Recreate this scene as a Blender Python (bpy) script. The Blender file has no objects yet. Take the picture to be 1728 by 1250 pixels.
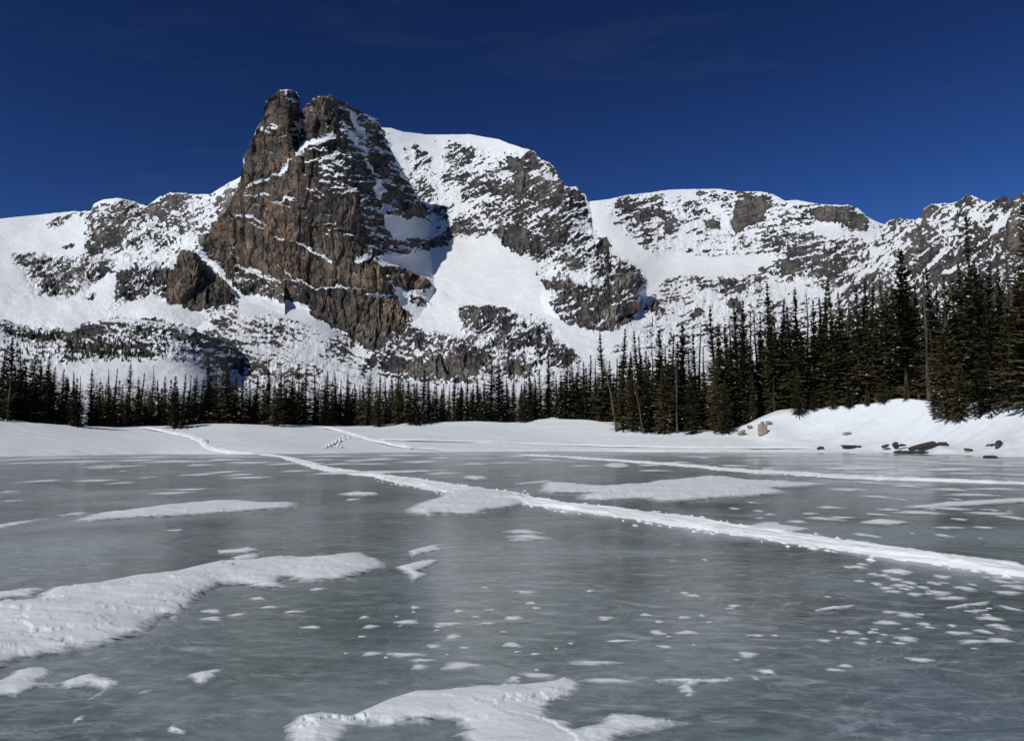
import bpy, math, random
import numpy as np
from mathutils import Vector

# ------------------------------------------------------------------ camera, sky, sun, exposure
FPX, W0, H0, HOR = 1281.0, 1728.0, 1250.0, 738.0
CAMZ = 1.7
PITCH = math.atan((HOR - H0 / 2) / FPX)
scene = bpy.context.scene
cam_data = bpy.data.cameras.new('camera')
cam_data.sensor_width = 36.0
cam_data.lens = FPX / W0 * 36.0
cam_data.clip_start = 0.1
cam_data.clip_end = 20000.0
cam = bpy.data.objects.new('camera', cam_data)
cam.location = (0, 0, CAMZ)
cam.rotation_euler = (math.radians(90) + PITCH, 0, 0)
scene.collection.objects.link(cam)
scene.camera = cam

SUN_EL = math.radians(39.0)
SUN_BEHIND = math.radians(44.0)          # how far behind the left-hand perpendicular
sx, sy = -math.cos(SUN_BEHIND), -math.sin(SUN_BEHIND)
SUN_DIR = Vector((sx * math.cos(SUN_EL), sy * math.cos(SUN_EL), math.sin(SUN_EL)))
world = bpy.data.worlds.new('World')
scene.world = world
world.use_nodes = True
wn, wl = world.node_tree.nodes, world.node_tree.links
for n in list(wn):
    wn.remove(n)
sky = wn.new('ShaderNodeTexSky')
sky.sky_type = 'NISHITA'
sky.sun_disc = False
sky.sun_elevation = SUN_EL
sky.sun_rotation = math.atan2(sx, sy)
sky.altitude = 3300
sky.air_density = 1.0
sky.dust_density = 0.0
sky.ozone_density = 4.0
wbg = wn.new('ShaderNodeBackground')
wbg.inputs['Strength'].default_value = 0.06
gam = wn.new('ShaderNodeGamma')
gam.inputs['Gamma'].default_value = 1.9
scl = wn.new('ShaderNodeVectorMath')
scl.operation = 'SCALE'
scl.inputs['Scale'].default_value = 0.5
wout = wn.new('ShaderNodeOutputWorld')
# thin high cirrus over the blue
wtc = wn.new('ShaderNodeTexCoord')
wmap = wn.new('ShaderNodeMapping')
wmap.inputs['Rotation'].default_value = (0, math.radians(12), 0)
wmap.inputs['Scale'].default_value = (2.2, 2.2, 13.0)
wno = wn.new('ShaderNodeTexNoise')
wno.inputs['Scale'].default_value = 1.6
wno.inputs['Detail'].default_value = 7
wno.inputs['Roughness'].default_value = 0.62
wno.inputs['Distortion'].default_value = 0.4
wmr = wn.new('ShaderNodeMapRange')
wmr.inputs['From Min'].default_value = 0.55
wmr.inputs['From Max'].default_value = 0.95
wmr.inputs['To Min'].default_value = 0.0
wmr.inputs['To Max'].default_value = 0.24
wmix = wn.new('ShaderNodeMix')
wmix.data_type = 'RGBA'
wl.new(wtc.outputs['Generated'], wmap.inputs['Vector'])
wl.new(wmap.outputs['Vector'], wno.inputs['Vector'])
wl.new(wno.outputs['Fac'], wmr.inputs['Value'])
wl.new(wmr.outputs['Result'], wmix.inputs['Factor'])
wl.new(sky.outputs['Color'], scl.inputs[0])
wl.new(scl.outputs[0], gam.inputs['Color'])
wl.new(gam.outputs['Color'], wmix.inputs['A'])
wmix.inputs['B'].default_value = (1.2, 1.7, 2.6, 1)
wl.new(wmix.outputs['Result'], wbg.inputs['Color'])
wl.new(wbg.outputs['Background'], wout.inputs['Surface'])

sun_data = bpy.data.lights.new('sun', 'SUN')
sun_data.energy = 3.05
sun_data.angle = math.radians(0.5)
sun_data.color = (1.0, 0.972, 0.90)
sun = bpy.data.objects.new('sun', sun_data)
sun.rotation_euler = SUN_DIR.to_track_quat('Z', 'Y').to_euler()
sun.location = (-60, -30, 60)
scene.collection.objects.link(sun)
vs = scene.view_settings
vs.view_transform = 'Standard'
vs.look = 'None'
vs.exposure = 0.0
vs.gamma = 1.0
vs.use_curve_mapping = False

# ------------------------------------------------------------------ helpers
rng = np.random.default_rng(11)
random.seed(5)
COL = scene.collection
CP, SP = math.cos(PITCH), math.sin(PITCH)


def ray(px, py):
    u = (np.asarray(px, float) - W0 / 2) / FPX
    v = (H0 / 2 - np.asarray(py, float)) / FPX
    return u, CP - v * SP, SP + v * CP


def at(px, py, R):
    """world point seen at a photo pixel, R metres away along the ground"""
    x, y, z = ray(px, py)
    k = R / np.hypot(x, y)
    return x * k, y * k, CAMZ + z * k


def ground(px, py, z=0.0):
    """world point of a photo pixel on the level z"""
    x, y, zz = ray(px, py)
    k = (z - CAMZ) / zz
    return x * k, y * k


def to_px(X, Y, Z):
    Z = Z - CAMZ
    d = Y * CP + Z * SP
    return W0 / 2 + FPX * X / d, H0 / 2 - FPX * (-Y * SP + Z * CP) / d


LAT = np.random.default_rng(3).random((64, 64, 64)).astype(np.float32) * 2 - 1
LATF = LAT.ravel()


def vnoise(x, y, z=None):
    if z is None:
        z = np.zeros_like(x)
    fx, fy, fz = np.floor(x), np.floor(y), np.floor(z)
    tx, ty, tz = (x - fx), (y - fy), (z - fz)
    ix, iy, iz = fx.astype(np.int64), fy.astype(np.int64), fz.astype(np.int64)
    tx = (tx * tx * tx * (tx * (tx * 6 - 15) + 10)).astype(np.float32)
    ty = (ty * ty * ty * (ty * (ty * 6 - 15) + 10)).astype(np.float32)
    tz = (tz * tz * tz * (tz * (tz * 6 - 15) + 10)).astype(np.float32)
    x0, x1 = (ix & 63) << 12, ((ix + 1) & 63) << 12
    y0, y1 = (iy & 63) << 6, ((iy + 1) & 63) << 6
    z0, z1 = iz & 63, (iz + 1) & 63

    def lerp(a, b, t):
        return a + (b - a) * t
    c00 = lerp(LATF[x0 + y0 + z0], LATF[x1 + y0 + z0], tx)
    c10 = lerp(LATF[x0 + y1 + z0], LATF[x1 + y1 + z0], tx)
    c01 = lerp(LATF[x0 + y0 + z1], LATF[x1 + y0 + z1], tx)
    c11 = lerp(LATF[x0 + y1 + z1], LATF[x1 + y1 + z1], tx)
    return lerp(lerp(c00, c10, ty), lerp(c01, c11, ty), tz)


def fbm(x, y, z=None, oct=5, gain=0.5, ridged=False):
    if z is None:
        z = np.zeros_like(x)
    tot, a, s = 0, 1.0, 0.0
    for i in range(oct):
        n = vnoise(x + 17.3 * i, y - 9.1 * i, z + 5.7 * i)
        if ridged:
            n = 1 - 2 * np.abs(n)
        tot = tot + a * n
        s += a
        a *= gain
        x, y, z = (x * 1.62 + y * 1.18) , (y * 1.62 - x * 1.18), z * 2.03
    return tot / s * 1.6


def worley(x, y, seed=0, jit=0.85):
    """2-D cells: returns random value, tilt and offset of the nearest cell"""
    fx, fy = np.floor(x).astype(np.int64), np.floor(y).astype(np.int64)
    best = np.full(x.shape, 9.0)
    second = np.full(x.shape, 9.0)
    bi = np.zeros(x.shape, np.int64)
    bdx = np.zeros(x.shape)
    bdy = np.zeros(x.shape)
    for a in (-1, 0, 1):
        for b in (-1, 0, 1):
            cx, cy = fx + a, fy + b
            h = ((cx & 63) << 12) + ((cy & 63) << 6) + (seed & 63)
            dx = x - (cx + 0.5 + 0.5 * jit * LATF[h])
            dy = y - (cy + 0.5 + 0.5 * jit * LATF[(h + 31337) & 262143])
            d = dx * dx + dy * dy
            m = d < best
            second = np.where(m, best, np.minimum(second, d))
            best = np.where(m, d, best)
            bi = np.where(m, h, bi)
            bdx = np.where(m, dx, bdx)
            bdy = np.where(m, dy, bdy)
    r1 = LATF[(bi + 777) & 262143]
    r2 = LATF[(bi + 9191) & 262143]
    r3 = LATF[(bi + 55511) & 262143]
    return r1, bdx * r2, bdy * r3, np.sqrt(second) - np.sqrt(best)


def sstep(a, b, x):
    t = np.clip((x - a) / (b - a), 0, 1)
    return t * t * (3 - 2 * t)


def blur(a, r, n=2):
    """separable box blur of radius r cells"""
    if r < 1:
        return a
    for _ in range(n):
        for ax in (0, 1):
            p = np.concatenate([np.repeat(a.take([0], ax), r, ax), a, np.repeat(a.take([-1], ax), r, ax)], ax)
            c = np.cumsum(p, ax)
            z = np.zeros_like(c.take([0], ax))
            c = np.concatenate([z, c], ax)
            k = 2 * r + 1
            n_ = a.shape[ax]
            a = (c.take(range(k, k + n_), ax) - c.take(range(0, n_), ax)) / k
    return a


def inpoly(x, y, pts):
    m = np.zeros(x.shape, bool)
    for (x0, y0), (x1, y1) in zip(pts, pts[1:] + pts[:1]):
        if y0 == y1:
            continue
        c = ((y0 > y) != (y1 > y)) & (x < (x1 - x0) * (y - y0) / (y1 - y0) + x0)
        m ^= c
    return m


def rbf(ctrl, px, py, eps=0.1, wy=1.4):
    """smooth interpolation of log distance through (px, py, R) points"""
    c = np.array(ctrl, float)
    X = np.stack([c[:, 0], c[:, 1] * wy], 1) / 100
    n = len(c)
    D = np.sqrt(((X[:, None] - X[None]) ** 2).sum(2) + eps)
    A = np.zeros((n + 3, n + 3))
    A[:n, :n] = D - np.eye(n) * 0.03
    A[:n, n] = 1
    A[:n, n + 1:] = X
    A[n:, :n] = A[:n, n:].T
    b = np.zeros(n + 3)
    b[:n] = np.log(c[:, 2])
    s = np.linalg.solve(A, b)
    qx, qy = px / 100, py * wy / 100
    out = s[n] + s[n + 1] * qx + s[n + 2] * qy
    for i in range(n):
        out = out + s[i] * np.sqrt((qx - X[i, 0]) ** 2 + (qy - X[i, 1]) ** 2 + eps)
    return np.exp(out)


def grid_mesh(name, X, Y, Z, attrs=None, smooth=True, keep=None):
    """a quad sheet from 2-D coordinate arrays; attrs are point floats; keep masks cells"""
    h, w = X.shape
    idx = np.arange(h * w).reshape(h, w)
    q = np.stack([idx[:-1, :-1], idx[:-1, 1:], idx[1:, 1:], idx[1:, :-1]], -1).reshape(-1, 4)
    co = np.stack([X, Y, Z], -1).reshape(-1, 3)
    at_ = {k: np.asarray(v, np.float32).ravel() for k, v in (attrs or {}).items()}
    if keep is not None:
        q = q[keep.ravel()]
        used = np.unique(q)
        remap = np.zeros(h * w, np.int64)
        remap[used] = np.arange(len(used))
        q = remap[q]
        co = co[used]
        at_ = {k: v[used] for k, v in at_.items()}
    return quick_mesh(name, co, q, at_, smooth)


def quick_mesh(name, co, q, attrs=None, smooth=True):
    me = bpy.data.meshes.new(name)
    k = q.shape[1]
    me.vertices.add(len(co))
    me.vertices.foreach_set('co', np.ascontiguousarray(co, np.float32).ravel())
    me.loops.add(q.size)
    me.loops.foreach_set('vertex_index', np.ascontiguousarray(q, np.int32).ravel())
    me.polygons.add(len(q))
    me.polygons.foreach_set('loop_start', np.arange(0, q.size, k, dtype=np.int32))
    me.polygons.foreach_set('use_smooth', np.full(len(q), smooth))
    for kk, v in (attrs or {}).items():
        a = me.attributes.new(kk, 'FLOAT', 'POINT')
        a.data.foreach_set('value', np.asarray(v, np.float32))
    me.update()
    me.validate()
    return me


def link(name, me, mat=None, parent=None, **props):
    o = bpy.data.objects.new(name, me)
    COL.objects.link(o)
    if mat is not None and me is not None and not me.materials:
        me.materials.append(mat)
    if parent is not None:
        o.parent = parent
    for k, v in props.items():
        o[k] = v
    return o


# ------------------------------------------------------------------ materials
def new_mat(name):
    m = bpy.data.materials.new(name)
    m.use_nodes = True
    nt = m.node_tree
    return m, nt.nodes, nt.links, nt.nodes['Principled BSDF']


def node(ns, kind, **kw):
    n = ns.new('ShaderNode' + kind)
    for k, v in kw.items():
        if k in n.inputs:
            n.inputs[k].default_value = v
        else:
            setattr(n, k, v)
    return n


def ramp(ns, stops):
    r = ns.new('ShaderNodeValToRGB')
    e = r.color_ramp.elements
    while len(e) < len(stops):
        e.new(0.5)
    for el, (p, c) in zip(e, stops):
        el.position = p
        el.color = (*c, 1) if len(c) == 3 else c
    return r


def mountain_material():
    m, ns, ls, b = new_mat('mountain_rock_and_snow')
    geo = node(ns, 'NewGeometry')
    rock = node(ns, 'Attribute', attribute_name='rock')
    tone = node(ns, 'Attribute', attribute_name='tone')
    # break up the snow line below vertex size
    n1 = node(ns, 'TexNoise', Scale=0.28, Detail=4.0, Roughness=0.6)
    ls.new(geo.outputs['Position'], n1.inputs['Vector'])
    add = node(ns, 'Math', operation='MULTIPLY_ADD')
    add.inputs[1].default_value = 0.55
    ls.new(n1.outputs['Fac'], add.inputs[0])
    ls.new(rock.outputs['Fac'], add.inputs[2])
    mr = node(ns, 'MapRange')
    mr.inputs['From Min'].default_value = 0.70
    mr.inputs['From Max'].default_value = 0.84
    ls.new(add.outputs[0], mr.inputs['Value'])
    # rock colour
    n2 = node(ns, 'TexNoise', Scale=0.035, Detail=8.0, Roughness=0.62)
    ls.new(geo.outputs['Position'], n2.inputs['Vector'])
    mp = node(ns, 'Mapping')
    mp.inputs['Scale'].default_value = (0.12, 0.12, 0.022)
    ls.new(geo.outputs['Position'], mp.inputs['Vector'])
    n3 = node(ns, 'TexNoise', Scale=1.0, Detail=7.0, Roughness=0.65)
    ls.new(mp.outputs['Vector'], n3.inputs['Vector'])
    r2 = ramp(ns, [(0.36, (0.066, 0.060, 0.055)), (0.47, (0.105, 0.090, 0.076)), (0.56, (0.15, 0.112, 0.084)), (0.66, (0.185, 0.155, 0.128))])
    ls.new(n2.outputs['Fac'], r2.inputs['Fac'])
    r3 = ramp(ns, [(0.38, (0.38, 0.38, 0.39)), (0.5, (1, 1, 1)), (0.62, (1.35, 1.27, 1.2))])
    ls.new(n3.outputs['Fac'], r3.inputs['Fac'])
    mul = node(ns, 'Mix', data_type='RGBA', blend_type='MULTIPLY', Factor=1.0)
    ls.new(r2.outputs['Color'], mul.inputs['A'])
    ls.new(r3.outputs['Color'], mul.inputs['B'])
    # per-block tone, plus greyer rock and painted-in small shadows on mixed ground
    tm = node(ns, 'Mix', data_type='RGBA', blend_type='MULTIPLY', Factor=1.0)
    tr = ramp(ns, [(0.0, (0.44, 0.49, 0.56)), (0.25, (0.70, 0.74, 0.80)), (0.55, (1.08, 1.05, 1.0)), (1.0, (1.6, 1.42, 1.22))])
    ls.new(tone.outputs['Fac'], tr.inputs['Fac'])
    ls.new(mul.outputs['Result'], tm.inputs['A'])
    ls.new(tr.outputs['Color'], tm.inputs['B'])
    # some masses are warm brown, others grey
    warm = node(ns, 'Attribute', attribute_name='warm')
    hs = node(ns, 'HueSaturation')
    ls.new(warm.outputs['Fac'], hs.inputs['Saturation'])
    ls.new(tm.outputs['Result'], hs.inputs['Color'])
    # snow colour
    sn = ramp(ns, [(0.3, (0.80, 0.83, 0.87)), (0.7, (0.88, 0.89, 0.90))])
    ls.new(n2.outputs['Fac'], sn.inputs['Fac'])
    mix = node(ns, 'Mix', data_type='RGBA')
    ls.new(mr.outputs['Result'], mix.inputs['Factor'])
    ls.new(sn.outputs['Color'], mix.inputs['A'])
    ls.new(hs.outputs['Color'], mix.inputs['B'])
    ls.new(mix.outputs['Result'], b.inputs['Base Color'])
    b.inputs['Roughness'].default_value = 0.85
    b.inputs['Specular IOR Level'].default_value = 0.25
    # relief
    n4 = node(ns, 'TexNoise', Scale=0.35, Detail=6.0, Roughness=0.7)
    ls.new(geo.outputs['Position'], n4.inputs['Vector'])
    bs = node(ns, 'MapRange')
    bs.inputs['To Min'].default_value = 0.30
    bs.inputs['To Max'].default_value = 0.75
    ls.new(mr.outputs['Result'], bs.inputs['Value'])
    bm = node(ns, 'Bump', Distance=2.2)
    ls.new(bs.outputs['Result'], bm.inputs['Strength'])
    ls.new(n4.outputs['Fac'], bm.inputs['Height'])
    ls.new(bm.outputs['Normal'], b.inputs['Normal'])
    return m


M_MOUNTAIN = mountain_material()
# ------------------------------------------------------------------ where rock shows through the snow
# (photo pixels; 0 = snow field, 0.5 = boulders and snow, 1 = bare rock); edges are roughened by noise when sampled
ROCK = []


def zone(v, *xy):
    ROCK.append((v, [(xy[i], xy[i + 1]) for i in range(0, len(xy), 2)]))


def seam(v, w, *xy):
    """a narrow ledge or band along a line of points"""
    p = [(xy[i], xy[i + 1]) for i in range(0, len(xy), 2)]
    up, dn = [], []
    for i, (x, y) in enumerate(p):
        a, b = p[max(0, i - 1)], p[min(len(p) - 1, i + 1)]
        dx, dy = b[0] - a[0], b[1] - a[1]
        l = math.hypot(dx, dy) or 1
        k = w / 2 * (0.45 if i in (0, len(p) - 1) else 1)
        up.append((x - dy / l * k, y + dx / l * k))
        dn.append((x + dy / l * k, y - dx / l * k))
    ROCK.append((v, up + dn[::-1]))


# ---- thinly covered ground in general
zone(.34, 130,358, 200,335, 400,298, 400,400, 340,415, 300,440, 200,445, 140,505, 60,505, 20,440, 100,430, 150,430)
zone(.29, 670,232, 760,236, 860,246, 925,280, 1000,360, 985,440, 930,460, 830,402, 740,405, 690,340)
zone(.37, 1010,345, 1060,332, 1330,342, 1345,430, 1240,436, 1100,432, 1030,380)
zone(.31, 1095,478, 1450,480, 1450,600, 1000,600, 1080,545)
zone(.34, -200,548, 20,548, 110,560, 200,540, 300,552, 400,590, 470,650, 330,620, 250,610, 100,620, -200,600)
zone(.32, 350,530, 440,528, 540,550, 620,600, 640,690, 350,680)
zone(.34, 620,570, 760,560, 950,575, 1000,625, 900,650, 640,655)
zone(.30, 760,505, 860,500, 930,530, 940,570, 780,570)
zone(.26, 900,395, 1000,385, 1080,450, 1090,500, 1060,560, 950,540, 905,480)
zone(.02, 645,212, 756,222, 752,248, 742,286, 712,278, 680,238)
zone(.02, 1085,432, 1200,440, 1262,440, 1268,460, 1125,462)
zone(.02, 735,425, 800,405, 860,432, 900,450, 930,500, 930,540, 860,520, 790,510, 750,520, 735,480)
# ---- left ridge and bowl
zone(.6, 149,373, 158,346, 173,337, 179,344, 182,376, 224,382, 237,360, 248,349, 246,366, 230,389, 205,402, 192,418, 157,408, 149,398)
zone(.42, 177,342, 205,335, 235,342, 238,365, 222,378, 190,374)
zone(.85, 250,363, 266,333, 285,328, 301,328, 298,350, 275,363, 256,373)
zone(.5, 192,421, 224,402, 256,376, 288,360, 320,360, 320,382, 288,389, 256,408, 205,427)
zone(.52, 262,408, 310,382, 365,368, 358,379, 307,402, 266,418)
zone(.5, 300,328, 325,330, 318,345, 302,352)
zone(.5, 355,328, 378,313, 406,297, 384,317)
zone(.75, 368,344, 400,318, 402,338, 362,370)
zone(.5, 74,376, 125,358, 128,366, 99,386, 80,394)
zone(.5, 130,358, 153,357, 150,368, 135,366)
zone(.9, 98,416, 130,410, 115,420)
zone(.9, 146,414, 154,408, 160,429, 150,427)
zone(.52, 10,430, 90,429, 115,437, 198,434, 192,453, 141,491, 109,510, 86,504, 67,488, 74,466, 32,443)
zone(.9, 141,485, 179,456, 198,459, 173,475)
zone(.8, 141,510, 170,488, 160,507)
zone(.45, 175,520, 200,505, 210,512, 185,528)
zone(.56, 192,504, 198,472, 208,453, 230,443, 266,446, 294,446, 291,472, 256,501, 224,510)
zone(.95, 256,459, 291,450, 290,472, 266,488)
zone(.5, 255,425, 290,405, 318,398, 310,412, 280,428)
# ---- tower, lit face
zone(.97, 408,300, 412,258, 432,221, 444,178, 463,150, 502,146, 508,190, 520,174, 556,156, 575,170, 578,230, 600,300, 612,360, 625,420, 650,470,
     690,540, 700,590, 690,612, 640,602, 600,577, 560,552, 528,535, 520,515, 480,508, 440,500, 400,490, 380,465, 345,425, 338,410, 360,380, 392,330)
zone(.6, 470,150, 502,148, 506,165, 485,172)
zone(.7, 438,212, 465,208, 466,228, 440,228)
zone(.55, 488,205, 520,195, 515,240, 490,252)
zone(.03, 567,229, 550,215, 561,225, 538,232, 518,239, 495,259, 500,265, 510,258, 526,246, 548,240, 566,236)
zone(.03, 498,266, 484,278, 472,288, 457,297, 474,294, 481,297, 490,281)
seam(.05, 5, 459,295, 445,303, 415,315)
seam(.05, 5, 552,216, 561,211)
seam(.1, 5, 522,257, 545,249, 552,252)
seam(.1, 4, 518,272, 538,268)
seam(.1, 8, 538,273, 560,264, 575,260)
seam(.2, 6, 540,297, 562,291, 590,283)
zone(.5, 535,280, 592,262, 606,325, 560,330, 540,305)
seam(.2, 5, 535,311, 562,306)
seam(.15, 4, 410,335, 430,331, 453,329)
seam(.15, 5, 462,345, 480,336, 496,334)
seam(.2, 4, 520,322, 542,321)
seam(.2, 4, 522,331, 548,333)
seam(.1, 6, 560,327, 585,324, 612,327)
seam(.15, 5, 384,363, 417,366, 456,385)
seam(.2, 4, 420,377, 445,389)
seam(.15, 6, 462,402, 485,408)
seam(.15, 5, 500,410, 523,422, 547,435, 562,447)
seam(.15, 5, 474,455, 503,474, 524,487, 536,493)
seam(.1, 5, 535,494, 567,484, 603,491)
seam(.1, 6, 614,494, 640,497, 660,502)
seam(.03, 9, 600,443, 614,438, 626,428)
seam(.1, 6, 626,430, 628,415)
seam(.15, 5, 402,446, 422,455, 446,459)
seam(.15, 4, 388,425, 402,438)
zone(.62, 380,455, 420,458, 500,472, 522,502, 480,506, 400,484)
seam(.2, 4, 545,395, 560,388)
seam(.2, 5, 580,395, 592,400)
seam(.2, 4, 565,378, 572,370)
# ---- tower, shaded flank
zone(.70, 575,170, 600,180, 642,205, 660,260, 700,330, 722,362, 715,375, 680,390, 650,400, 640,440, 625,420, 612,360, 600,300, 578,230)
zone(.12, 586,184, 600,192, 614,216, 618,236, 602,226, 592,204)
zone(.22, 576,195, 590,215, 612,250, 600,252, 584,228)
zone(.25, 604,235, 622,258, 640,300, 626,296, 612,268)
zone(.92, 618,262, 650,270, 672,300, 660,304, 632,290)
zone(.92, 636,325, 680,330, 716,350, 722,362, 690,366, 655,352)
zone(.85, 648,280, 672,290, 690,322, 668,318)
zone(.08, 642,360, 690,370, 722,368, 723,396, 704,402, 672,405, 648,385)
zone(.15, 640,296, 652,318, 640,340, 630,320)
zone(.74, 647,400, 690,404, 722,402, 767,404, 746,416, 704,424, 665,430, 645,425)
zone(.0, 662,432, 704,427, 760,420, 762,470, 730,475, 690,450)
zone(.93, 640,448, 678,450, 712,466, 729,481, 704,492, 665,483, 648,470)
zone(.62, 674,495, 712,498, 738,519, 697,516)
zone(.5, 657,565, 690,545, 720,560, 770,570, 760,600, 700,602, 640,602)
# ---- left buttress, gullies and scree under the tower
zone(1.0, 272,501, 288,472, 304,427, 333,426, 378,478, 410,510, 368,523, 326,526, 304,517)
zone(.0, 335,428, 352,436, 385,480, 420,502, 470,520, 525,528, 520,545, 460,530, 405,512)
zone(.5, 350,545, 367,530, 408,519, 402,539, 379,550, 356,556)
zone(.48, 419,539, 445,530, 486,539, 512,545, 518,577, 489,585, 445,579, 408,562)
zone(.62, 541,600, 553,579, 576,565, 590,571, 596,591, 576,608, 553,608)
zone(.72, 593,623, 605,617, 622,631)
zone(.55, 448,608, 506,620, 535,620, 547,637, 500,645, 450,632)
# ---- dome
zone(.64, 754,275, 767,255, 780,247, 794,243, 800,265, 803,278, 782,281)
zone(.55, 800,262, 811,249, 821,270, 808,274)
seam(.65, 6, 730,242, 737,238, 744,239)
seam(.7, 6, 730,265, 749,261)
seam(.7, 6, 650,218, 662,216, 674,221)
zone(.45, 690,235, 730,262, 728,290, 705,280)
zone(.62, 738,304, 746,294, 767,290, 798,291, 821,286, 840,278, 855,275, 858,288, 834,299, 808,304, 782,309, 746,312)
zone(.7, 690,300, 730,307, 735,325, 725,342, 705,325)
zone(.55, 725,345, 760,352, 752,372, 722,365)
zone(.95, 855,268, 876,265, 881,286, 860,290)
zone(.72, 884,253, 902,254, 910,275, 899,286, 886,275)
zone(.98, 873,288, 889,288, 893,322, 876,338, 871,325)
zone(.55, 827,322, 873,294, 873,328, 850,330)
zone(.45, 795,312, 850,305, 830,322, 800,330, 770,342, 760,335)
zone(.50, 769,369, 808,346, 834,335, 873,338, 899,346, 897,369, 860,380, 829,387, 798,398, 769,400, 746,397)
zone(.66, 908,309, 936,304, 962,317, 978,322, 991,333, 999,385, 978,369, 965,358, 939,359, 921,346)
zone(.85, 910,266, 941,289, 957,315, 946,309, 922,281)
zone(.5, 893,330, 912,325, 925,350, 905,360)
zone(.97, 832,390, 873,380, 892,387, 889,424, 873,427, 850,414)
zone(.68, 892,403, 912,372, 962,361, 965,387, 949,421, 920,442, 892,434)
zone(.52, 764,533, 788,521, 825,516, 871,524, 880,545, 924,548, 938,571, 912,585, 877,585, 837,579, 793,562)
zone(.5, 690,572, 760,578, 837,585, 935,590, 918,602, 866,600, 690,600)
zone(.55, 613,603, 640,590, 700,586, 760,596, 835,598, 822,616, 800,634, 745,638, 700,642, 660,636, 625,620)
zone(.93, 722,602, 760,600, 832,602, 822,616, 800,634, 745,638, 728,622)
zone(.9, 613,608, 636,598, 640,612, 628,622)
zone(.85, 640,612, 668,606, 690,622, 672,636, 648,630)
zone(.35, 690,592, 740,596, 735,606, 700,604)
zone(.9, 851,608, 903,616, 888,632, 870,640)
zone(.72, 938,600, 958,591, 981,602, 950,614)
# ---- knobs right of the snow field
zone(.6, 959,408, 978,387, 998,404, 996,427, 970,421)
zone(.72, 939,442, 965,424, 991,432, 972,455, 946,450)
zone(.9, 1010,404, 1026,398, 1027,430, 1006,432)
zone(.5, 992,455, 1010,435, 1056,438, 1080,455, 1086,480, 1040,492, 1000,480)
zone(.97, 1033,472, 1062,455, 1080,456, 1090,477, 1070,502, 1039,487)
zone(.5, 920,512, 965,484, 1000,475, 1040,488, 1074,503, 1076,520, 1054,550, 1019,562, 976,552, 956,542)
zone(.95, 910,473, 965,476, 965,492, 923,486)
zone(.98, 985,529, 1028,519, 1068,505, 1080,514, 1060,548, 1019,563, 976,552, 962,544)
seam(.03, 5, 1000,552, 1016,543, 1028,527)
seam(.1, 4, 985,528, 1003,523)
# ---- far cirque
zone(.56, 1033,341, 1060,330, 1097,327, 1123,323, 1121,334, 1111,346, 1097,373, 1077,370, 1060,363, 1046,349)
zone(.95, 1063,363, 1097,358, 1094,375, 1077,373)
zone(.86, 1099,361, 1111,349, 1136,361, 1150,380, 1138,390, 1126,395, 1116,385, 1126,373)
zone(.72, 1136,336, 1155,324, 1150,338)
zone(.58, 1170,322, 1238,323, 1247,327, 1230,341, 1199,336, 1172,332)
zone(.56, 1148,356, 1184,346, 1199,351, 1194,368, 1165,385, 1155,380)
zone(.86, 1187,373, 1213,370, 1216,390, 1189,385)
zone(.8, 1177,390, 1204,400, 1182,402)
zone(.62, 1243,322, 1286,323, 1320,336, 1301,349, 1243,341)
zone(.96, 1238,341, 1272,334, 1294,339, 1296,349, 1281,375, 1252,390, 1238,395, 1230,380, 1240,363)
zone(.6, 1315,356, 1330,344, 1369,346, 1400,346, 1440,346, 1470,372, 1490,380, 1460,392, 1430,388, 1400,373, 1369,380, 1345,383, 1313,380)
zone(.95, 1369,349, 1400,349, 1434,350, 1430,372, 1400,378, 1379,373)
zone(.1, 1378,373, 1396,374, 1412,388, 1385,390)
zone(.5, 1053,375, 1085,378, 1099,397, 1097,419, 1082,412, 1053,392)
zone(.36, 1106,392, 1160,397, 1210,400, 1240,410, 1230,430, 1180,425, 1130,420)
zone(.6, 1230,405, 1262,405, 1258,414, 1235,413)
zone(.6, 1276,408, 1297,410, 1290,416, 1280,414)
zone(.48, 1268,456, 1306,443, 1308,405, 1345,388, 1420,392, 1470,410, 1450,480, 1320,475, 1279,466)
zone(.9, 1277,457, 1301,450, 1296,465)
zone(.86, 1320,443, 1340,441, 1357,456, 1340,468, 1320,465)
zone(.54, 1110,470, 1148,462, 1174,467, 1199,470, 1223,467, 1279,464, 1298,475, 1294,496, 1247,486, 1211,492, 1191,481, 1126,476)
zone(.35, 1126,490, 1155,499, 1155,516, 1131,514)
zone(.34, 1200,490, 1300,492, 1330,540, 1260,550, 1215,520)
zone(.9, 1101,502, 1116,524, 1109,529, 1090,522, 1101,514)
zone(.9, 1165,531, 1182,520, 1183,531, 1172,536)
zone(1., 1227,516, 1238,506, 1250,511, 1251,526, 1230,526)
# ---- right ridge
zone(.56, 1493,378, 1518,364, 1545,370, 1558,350, 1592,340, 1635,326, 1668,340, 1697,328, 1728,322, 1960,260, 1960,640, 1400,640, 1420,470)
zone(.42, 1410,470, 1470,410, 1500,395, 1540,400, 1500,440, 1440,490)
zone(.8, 1498,374, 1518,364, 1545,370, 1530,378, 1505,380)
zone(.88, 1552,365, 1573,344, 1584,350, 1568,372)
zone(.8, 1616,341, 1635,326, 1650,338, 1642,353)
zone(.75, 1676,340, 1697,328, 1702,352, 1684,358)
zone(.05, 1635,362, 1658,360, 1652,374)
zone(.02, 1708,340, 1700,366, 1684,395, 1670,398, 1688,370)
zone(.02, 1566,446, 1602,413, 1600,424, 1573,450)
zone(.02, 1662,422, 1680,400, 1677,412, 1666,427)
zone(.05, 1585,458, 1618,448, 1614,460, 1588,466)
zone(.9, 1562,430, 1592,412, 1590,424, 1568,440)
zone(.9, 1592,449, 1623,418, 1632,430, 1611,450)
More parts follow.
